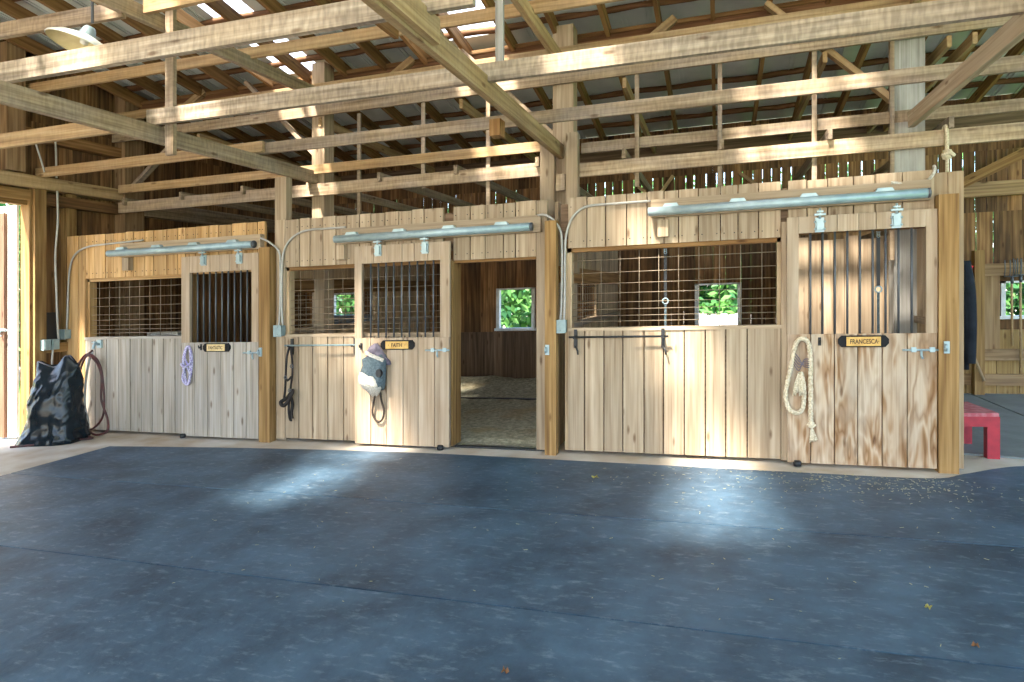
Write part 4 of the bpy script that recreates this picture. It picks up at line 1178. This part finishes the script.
G2 = 'heavy cross joists over the aisle'
member('cross_joist', (-5.43, 5.10, 3.645), (5.0, 5.10, 3.565), .055, .152, 'heavy sawn joist crossing the whole picture in front of the middle post', 'joist', G2, 'beam_grey')
member('cross_joist', (-9.0, 3.8, 3.74), (-1.45, 3.8, 3.66), .055, .16, 'heavy grey joist nearest the camera at the upper left', 'joist', G2, 'beam_grey')
member('cross_joist', (-9.0, 4.72, 3.485), (-5.43, 4.72, 3.485), .05, .14, 'joist butting against the left tie beam from the left wall', 'joist', G2, 'beam_warm')
member('cross_joist', (-9.0, 4.72, 4.66), (-5.32, 4.72, 4.56), .05, .15, 'upper left joist above the hanging lamp', 'joist', G2, 'beam')
member('cross_joist', (-5.26, 4.9, 4.65), (-2.2, 4.9, 4.65), .05, .14, 'pale joist end at the top edge beside the left hanger', 'joist', G2, 'beam_warm')

G3 = 'tie beams running from the main posts over the aisle'
t = thing('tie_beam', (-1.85, 7.86, 3.42), 'middle tie beam with a second board scabbed on, running to the middle post', 'tie beam', G3)
MB().bar((-1.85, 7.86, 3.505), (-1.85, -1.0, 3.505), .06, .17).build('main_board', 'beam_warm', t)
MB().bar((-1.79, 3.98, 3.53), (-1.79, -1.0, 3.53), .055, .17).build('scab_board', 'beam_warm', t)
MB().box(-2.10, -1.99, 5.9, 6.05, 3.30, 3.46).build('block', 'rafter', t)
member('tie_beam', (-5.37, 7.95, 3.485), (-5.37, -1.0, 3.485), .06, .17, 'left tie beam slanting across the left picture half to a post', 'tie beam', G3, 'beam')
member('tie_beam', (1.95, 7.84, 3.475), (1.95, -1.0, 3.475), .06, .16, 'right tie beam meeting the broad grey post', 'tie beam', G3, 'front')
member('upper_tie', (-5.33, 7.84, 4.65), (-5.33, 1.5, 4.55), .06, .15, 'upper dark tie above the left tie beam', 'tie', 'upper ties above the tie beams', 'beam')
member('upper_tie', (-1.83, 7.84, 4.60), (-1.83, 1.5, 4.62), .06, .15, 'upper tie meeting the top of the middle post', 'tie', 'upper ties above the tie beams', 'beam_warm')
member('upper_tie', (1.95, 7.84, 4.70), (1.95, 1.5, 4.72), .06, .13, 'upper tie above the broad grey post at the top edge', 'tie', 'upper ties above the tie beams', 'beam_warm')
member('bracket_block', (-3.30, 6.3, 4.62), (-3.30, 5.7, 4.62), .05, .13, 'short dark block under the upper rail left of the middle tie', 'block', None, 'rafter')

G4 = 'hangers from the roof to the tie beams'
member('hanger_board', (-5.22, 5.17, 3.27), (-5.22, 5.17, 5.6), .10, .045, 'upright hanger board crossing the left tie beam', 'hanger', G4, 'beam', up=(0, 1, 0))
member('hanger_board', (-1.80, 5.33, 3.62), (-1.80, 5.33, 5.55), .07, .04, 'thin grey upright hanger right of the middle tie beam', 'hanger', G4, 'post_grey', up=(0, 1, 0))
member('hanger_board', (2.03, 5.15, 3.40), (2.03, 5.15, 5.55), .08, .04, 'upright hanger at the outer end of the right tie beam', 'hanger', G4, 'beam', up=(0, 1, 0))
member('hanger_board', (2.12, 4.95, 3.38), (2.12, 4.95, 5.6), .06, .10, 'yellow upright hanger at the top right picture edge', 'hanger', G4, 'post', up=(0, 1, 0))

# joists over the stalls, resting on the lowest rail
xs_ = [-8.7, -7.6, -6.5, -5.4, -4.3, -3.2, -2.12, -1.06, .04, 1.15, 2.28]
for i, x in enumerate(xs_):
    member('loft_joist', (x, 7.70, 3.385), (x, 11.74, 3.385), .045, .115, 'low loft joist running back over the stalls, %s from the left wall' % ORD[i], 'joist', 'low loft joists over the stalls', 'beam')
for i, x in enumerate([-7.4, -5.3, -3.18, -1.07, 1.12, 2.30, 2.53]):
    member('high_joist', (x, 7.84, 4.26), (x, 11.70, 4.22), .045, .12, 'high joist behind the upper rail, %s from the left wall' % ORD[i], 'joist', 'high joists below the rafters', 'beam_warm')
# slender studs behind the rails
for (x, z0, z1, lab) in ((-4.67, 2.6, 4.3, 'slender upright slat behind the rails, first from the left post'), (-3.71, 3.2, 4.33, 'slender upright slat behind the rails, second from the left post'), (-2.80, 2.6, 4.33, 'slender upright slat behind the rails left of the middle post'),
                         (-.92, 3.0, 4.33, 'slender upright slat behind the rails right of the middle post'), (.02, 2.6, 4.64, 'long slender slat above the third stall window'), (1.01, 2.6, 4.33, 'pale slender slat above the right door')):
    member('rail_slat', (x, 7.83, z0), (x, 7.83, z1), .05, .03, lab, 'slat', 'slender slats behind the rails', 'beam', up=(0, 1, 0))
# knee braces
G5 = 'knee braces from posts to girder'
member('knee_brace', (-1.93, 7.92, 3.72), (-3.22, 7.92, 5.0), .05, .10, 'pale knee brace rising left from the middle post', 'brace', G5, 'beam', up=(0, 1, 0))
member('knee_brace', (-5.42, 7.92, 3.82), (-6.6, 7.92, 5.0), .05, .10, 'pale knee brace rising left from the first main post', 'brace', G5, 'beam', up=(0, 1, 0))
member('knee_brace', (1.82, 7.93, 3.70), (.52, 7.93, 4.98), .06, .11, 'golden knee brace rising left from the broad grey post', 'brace', G5, 'beam_warm', up=(0, 1, 0))
# lower diagonal braces against the back wall
G6 = 'thin diagonal braces near the back wall'
for i, (xa, za, xb, zb2, lab) in enumerate((( -1.35, 3.6, -.3, 2.6, 'diagonal brace falling right behind the rails above the third stall window'), (-.75, 3.75, -1.5, 2.75, 'diagonal brace falling left behind the rails right of the middle post'),
                                            (.35, 3.7, 1.5, 2.75, 'diagonal brace falling right behind the lowest rail above the right door'), (2.9, 3.5, 1.7, 2.6, 'thin diagonal brace crossing behind the grey post'),
                                            (-5.9, 3.3, -4.2, 2.6, 'diagonal brace behind the rails above the second stall'), (-4.3, 3.5, -5.2, 2.6, 'steep diagonal brace behind the rails above the second stall'))):
    member('diagonal_brace', (xa, 11.72, za), (xb, 11.72, zb2), .05, .09, lab, 'brace', G6, 'beam_warm', up=(0, 1, 0))
member('knee_brace', (-8.8, 7.95, 3.62), (-7.9, 7.95, 4.3), .05, .10, 'knee brace rising from the left corner post', 'brace', G5, 'beam', up=(0, 1, 0))

# rope knotted on the lowest rail
t = thing('hanging_rope', (2.245, 7.7, 2.78), 'short white rope knotted over the lowest rail above the right post', 'rope')
m = MB(); m.tube(smooth_path([(2.24, 7.83, 3.25), (2.24, 7.80, 3.345), (2.245, 7.75, 3.355), (2.245, 7.735, 3.30), (2.245, 7.73, 3.15), (2.245, 7.73, 3.06)], 5), .02); m.tube(smooth_path([(2.25, 7.73, 3.02), (2.252, 7.74, 2.88), (2.25, 7.74, 2.78)], 4), .017); m.build('rope', 'cotton', t)
m = MB(); m.lathe([(0, -.06), (.04, -.045), (.055, 0), (.04, .045), (0, .06)], (2.247, 7.73, 3.06), 12); m.tube(smooth_path([(2.20, 7.70, 3.05), (2.25, 7.67, 3.07), (2.30, 7.70, 3.04)], 4), .02); m.build('knot', 'cotton', t)

# pendant lamp
t = thing('pendant_lamp', (-5.55, 4.45, 4.13), 'white enamel barn lamp hanging at the upper left', 'lamp')
rot = Matrix.Rotation(math.radians(14), 3, 'Y') @ Matrix.Rotation(math.radians(-13), 3, 'X')
LC = (-5.50, 4.44, 4.13)
MB().lathe([(.287, -.005), (.293, 0), (.287, .014), (.22, .062), (.12, .10), (.075, .115)], LC, 36, rot).build('shade', 'enamel', t)
MB().lathe([(.283, -.004), (.280, .007), (.215, .053), (.115, .09), (0, .10)], LC, 36, rot).build('shade_lining', 'cream', t)
MB().lathe([(.078, .11), (.07, .125), (.055, .18), (.04, .205), (0, .21)], LC, 20, rot).build('neck', 'galv', t)
MB().lathe([(.0, .095), (.03, .09), (.035, .06), (.03, .04), (0, .03)], LC, 14, rot).build('bulb', 'enamel', t)
nk = Vector(LC) + rot @ Vector((0, 0, .25))
MB().tube([nk, (nk.x, nk.y, 5.6)], .012, 8).build('cord', 'bar', t)

# ------------------------------------------------------------------ trees outside
def tree_mesh(w, h, n, seed, zmin=.3):
    rnd = random.Random(seed); mb = MB()
    blobs = [(rnd.uniform(-.5, .5) * w, rnd.uniform(-.4, .4) * w, rnd.uniform(.12, .85) * h, rnd.uniform(.25, .42) * w) for _ in range(18)]
    for k in range(n):
        bx, by, bz, br = rnd.choice(blobs)
        d = Vector((rnd.gauss(0, 1), rnd.gauss(0, 1), rnd.gauss(0, 1))).normalized() * br * rnd.uniform(.6, 1.05)
        c = Vector((bx, by, max(zmin + .3 * rnd.random(), bz + d.z))) + Vector((d.x, d.y, 0))
        u = Vector((rnd.gauss(0, 1), rnd.gauss(0, 1), rnd.gauss(0, 1))).normalized(); v = u.orthogonal().normalized()
        s = rnd.uniform(.09, .19)
        mb._add([c - u * s, c - v * s * .5, c + u * s, c + v * s * .5], [(0, 1, 2, 3)], u, rnd.random())
    return mb


tr = []
for i, (x, y, w, h) in enumerate([(-12.7, 20.5, 4.4, 5), (-8.6, 22, 4.8, 5.4), (-5.2, 20.5, 4.2, 5), (-.9, 22.5, 4.6, 5.2), (3.0, 21, 4.2, 5), (7.2, 21.5, 4.6, 5.2), (-19, 9.5, 4.6, 6), (-19.5, 14.5, 5, 7)]):
    labs = ['leafy green tree outside beyond the back wall, %s from the left' % ORD[i] if i < 6 else ['leafy green tree outside the left doorway', 'leafy green tree further off outside the left doorway', 'leafy tree beside the barn, shading the left doorway'][i - 6]]
    t = thing('tree', (x, y, -.12), labs[0], 'tree', 'trees outside the barn')
    mb = tree_mesh(w, h, 11000 if i < 6 else 5000, i, 1.15 if i in (3, 4) else .1)
    mb.v = [p + Vector((x, y, -.12)) for p in mb.v]
    mb.build('crown', 'leaf', t)
    MB().tube([(x, y, -.12), (x + .1, y, h * .35), (x, y, h * .6)], .2, 8, radii=[.25, .18, .1]).build('trunk', 'bark', t)

# ------------------------------------------------------------------ light, camera
w = D.worlds.new('World'); SC.world = w; w.use_nodes = True
N = w.node_tree.nodes; L = w.node_tree.links
sky = N.new('ShaderNodeTexSky'); sky.sky_type = 'NISHITA'; sky.sun_disc = False
sky.sun_elevation = math.radians(53); sky.sun_rotation = math.radians(215); sky.air_density = 1.0; sky.dust_density = 1.5
bg = N['Background']; L.new(sky.outputs['Color'], bg.inputs['Color']); bg.inputs['Strength'].default_value = .62

sun = D.lights.new('sun', 'SUN'); sun.energy = 21.0; sun.angle = math.radians(5); sun.color = (1.0, .92, .79)
so = D.objects.new('sun', sun); COL.objects.link(so)
dvec = Vector((.22, .50, -.80)).normalized()
so.rotation_euler = dvec.to_track_quat('-Z', 'Y').to_euler()
so.location = (-10, -10, 20)

cam = D.cameras.new('camera'); co = D.objects.new('camera', cam); COL.objects.link(co)
f = 650.0
cam.sensor_fit = 'HORIZONTAL'; cam.sensor_width = 36; cam.lens = 36 * f / 1024
cam.shift_y = -(341 - 287) / 1024
th = math.atan(206 / 650)
co.location = (0, 0, 1.773); co.rotation_euler = (math.radians(90), 0, th)
cam.clip_end = 200
SC.camera = co

vs = SC.view_settings
vs.view_transform = 'Standard'; vs.look = 'None'; vs.gamma = 1; vs.use_curve_mapping = False
vs.exposure = .74
SC.cycles.max_bounces = 10; SC.cycles.diffuse_bounces = 4; SC.cycles.transparent_max_bounces = 12
SC.cycles.sample_clamp_indirect = 6
SC.cycles.use_denoising = True
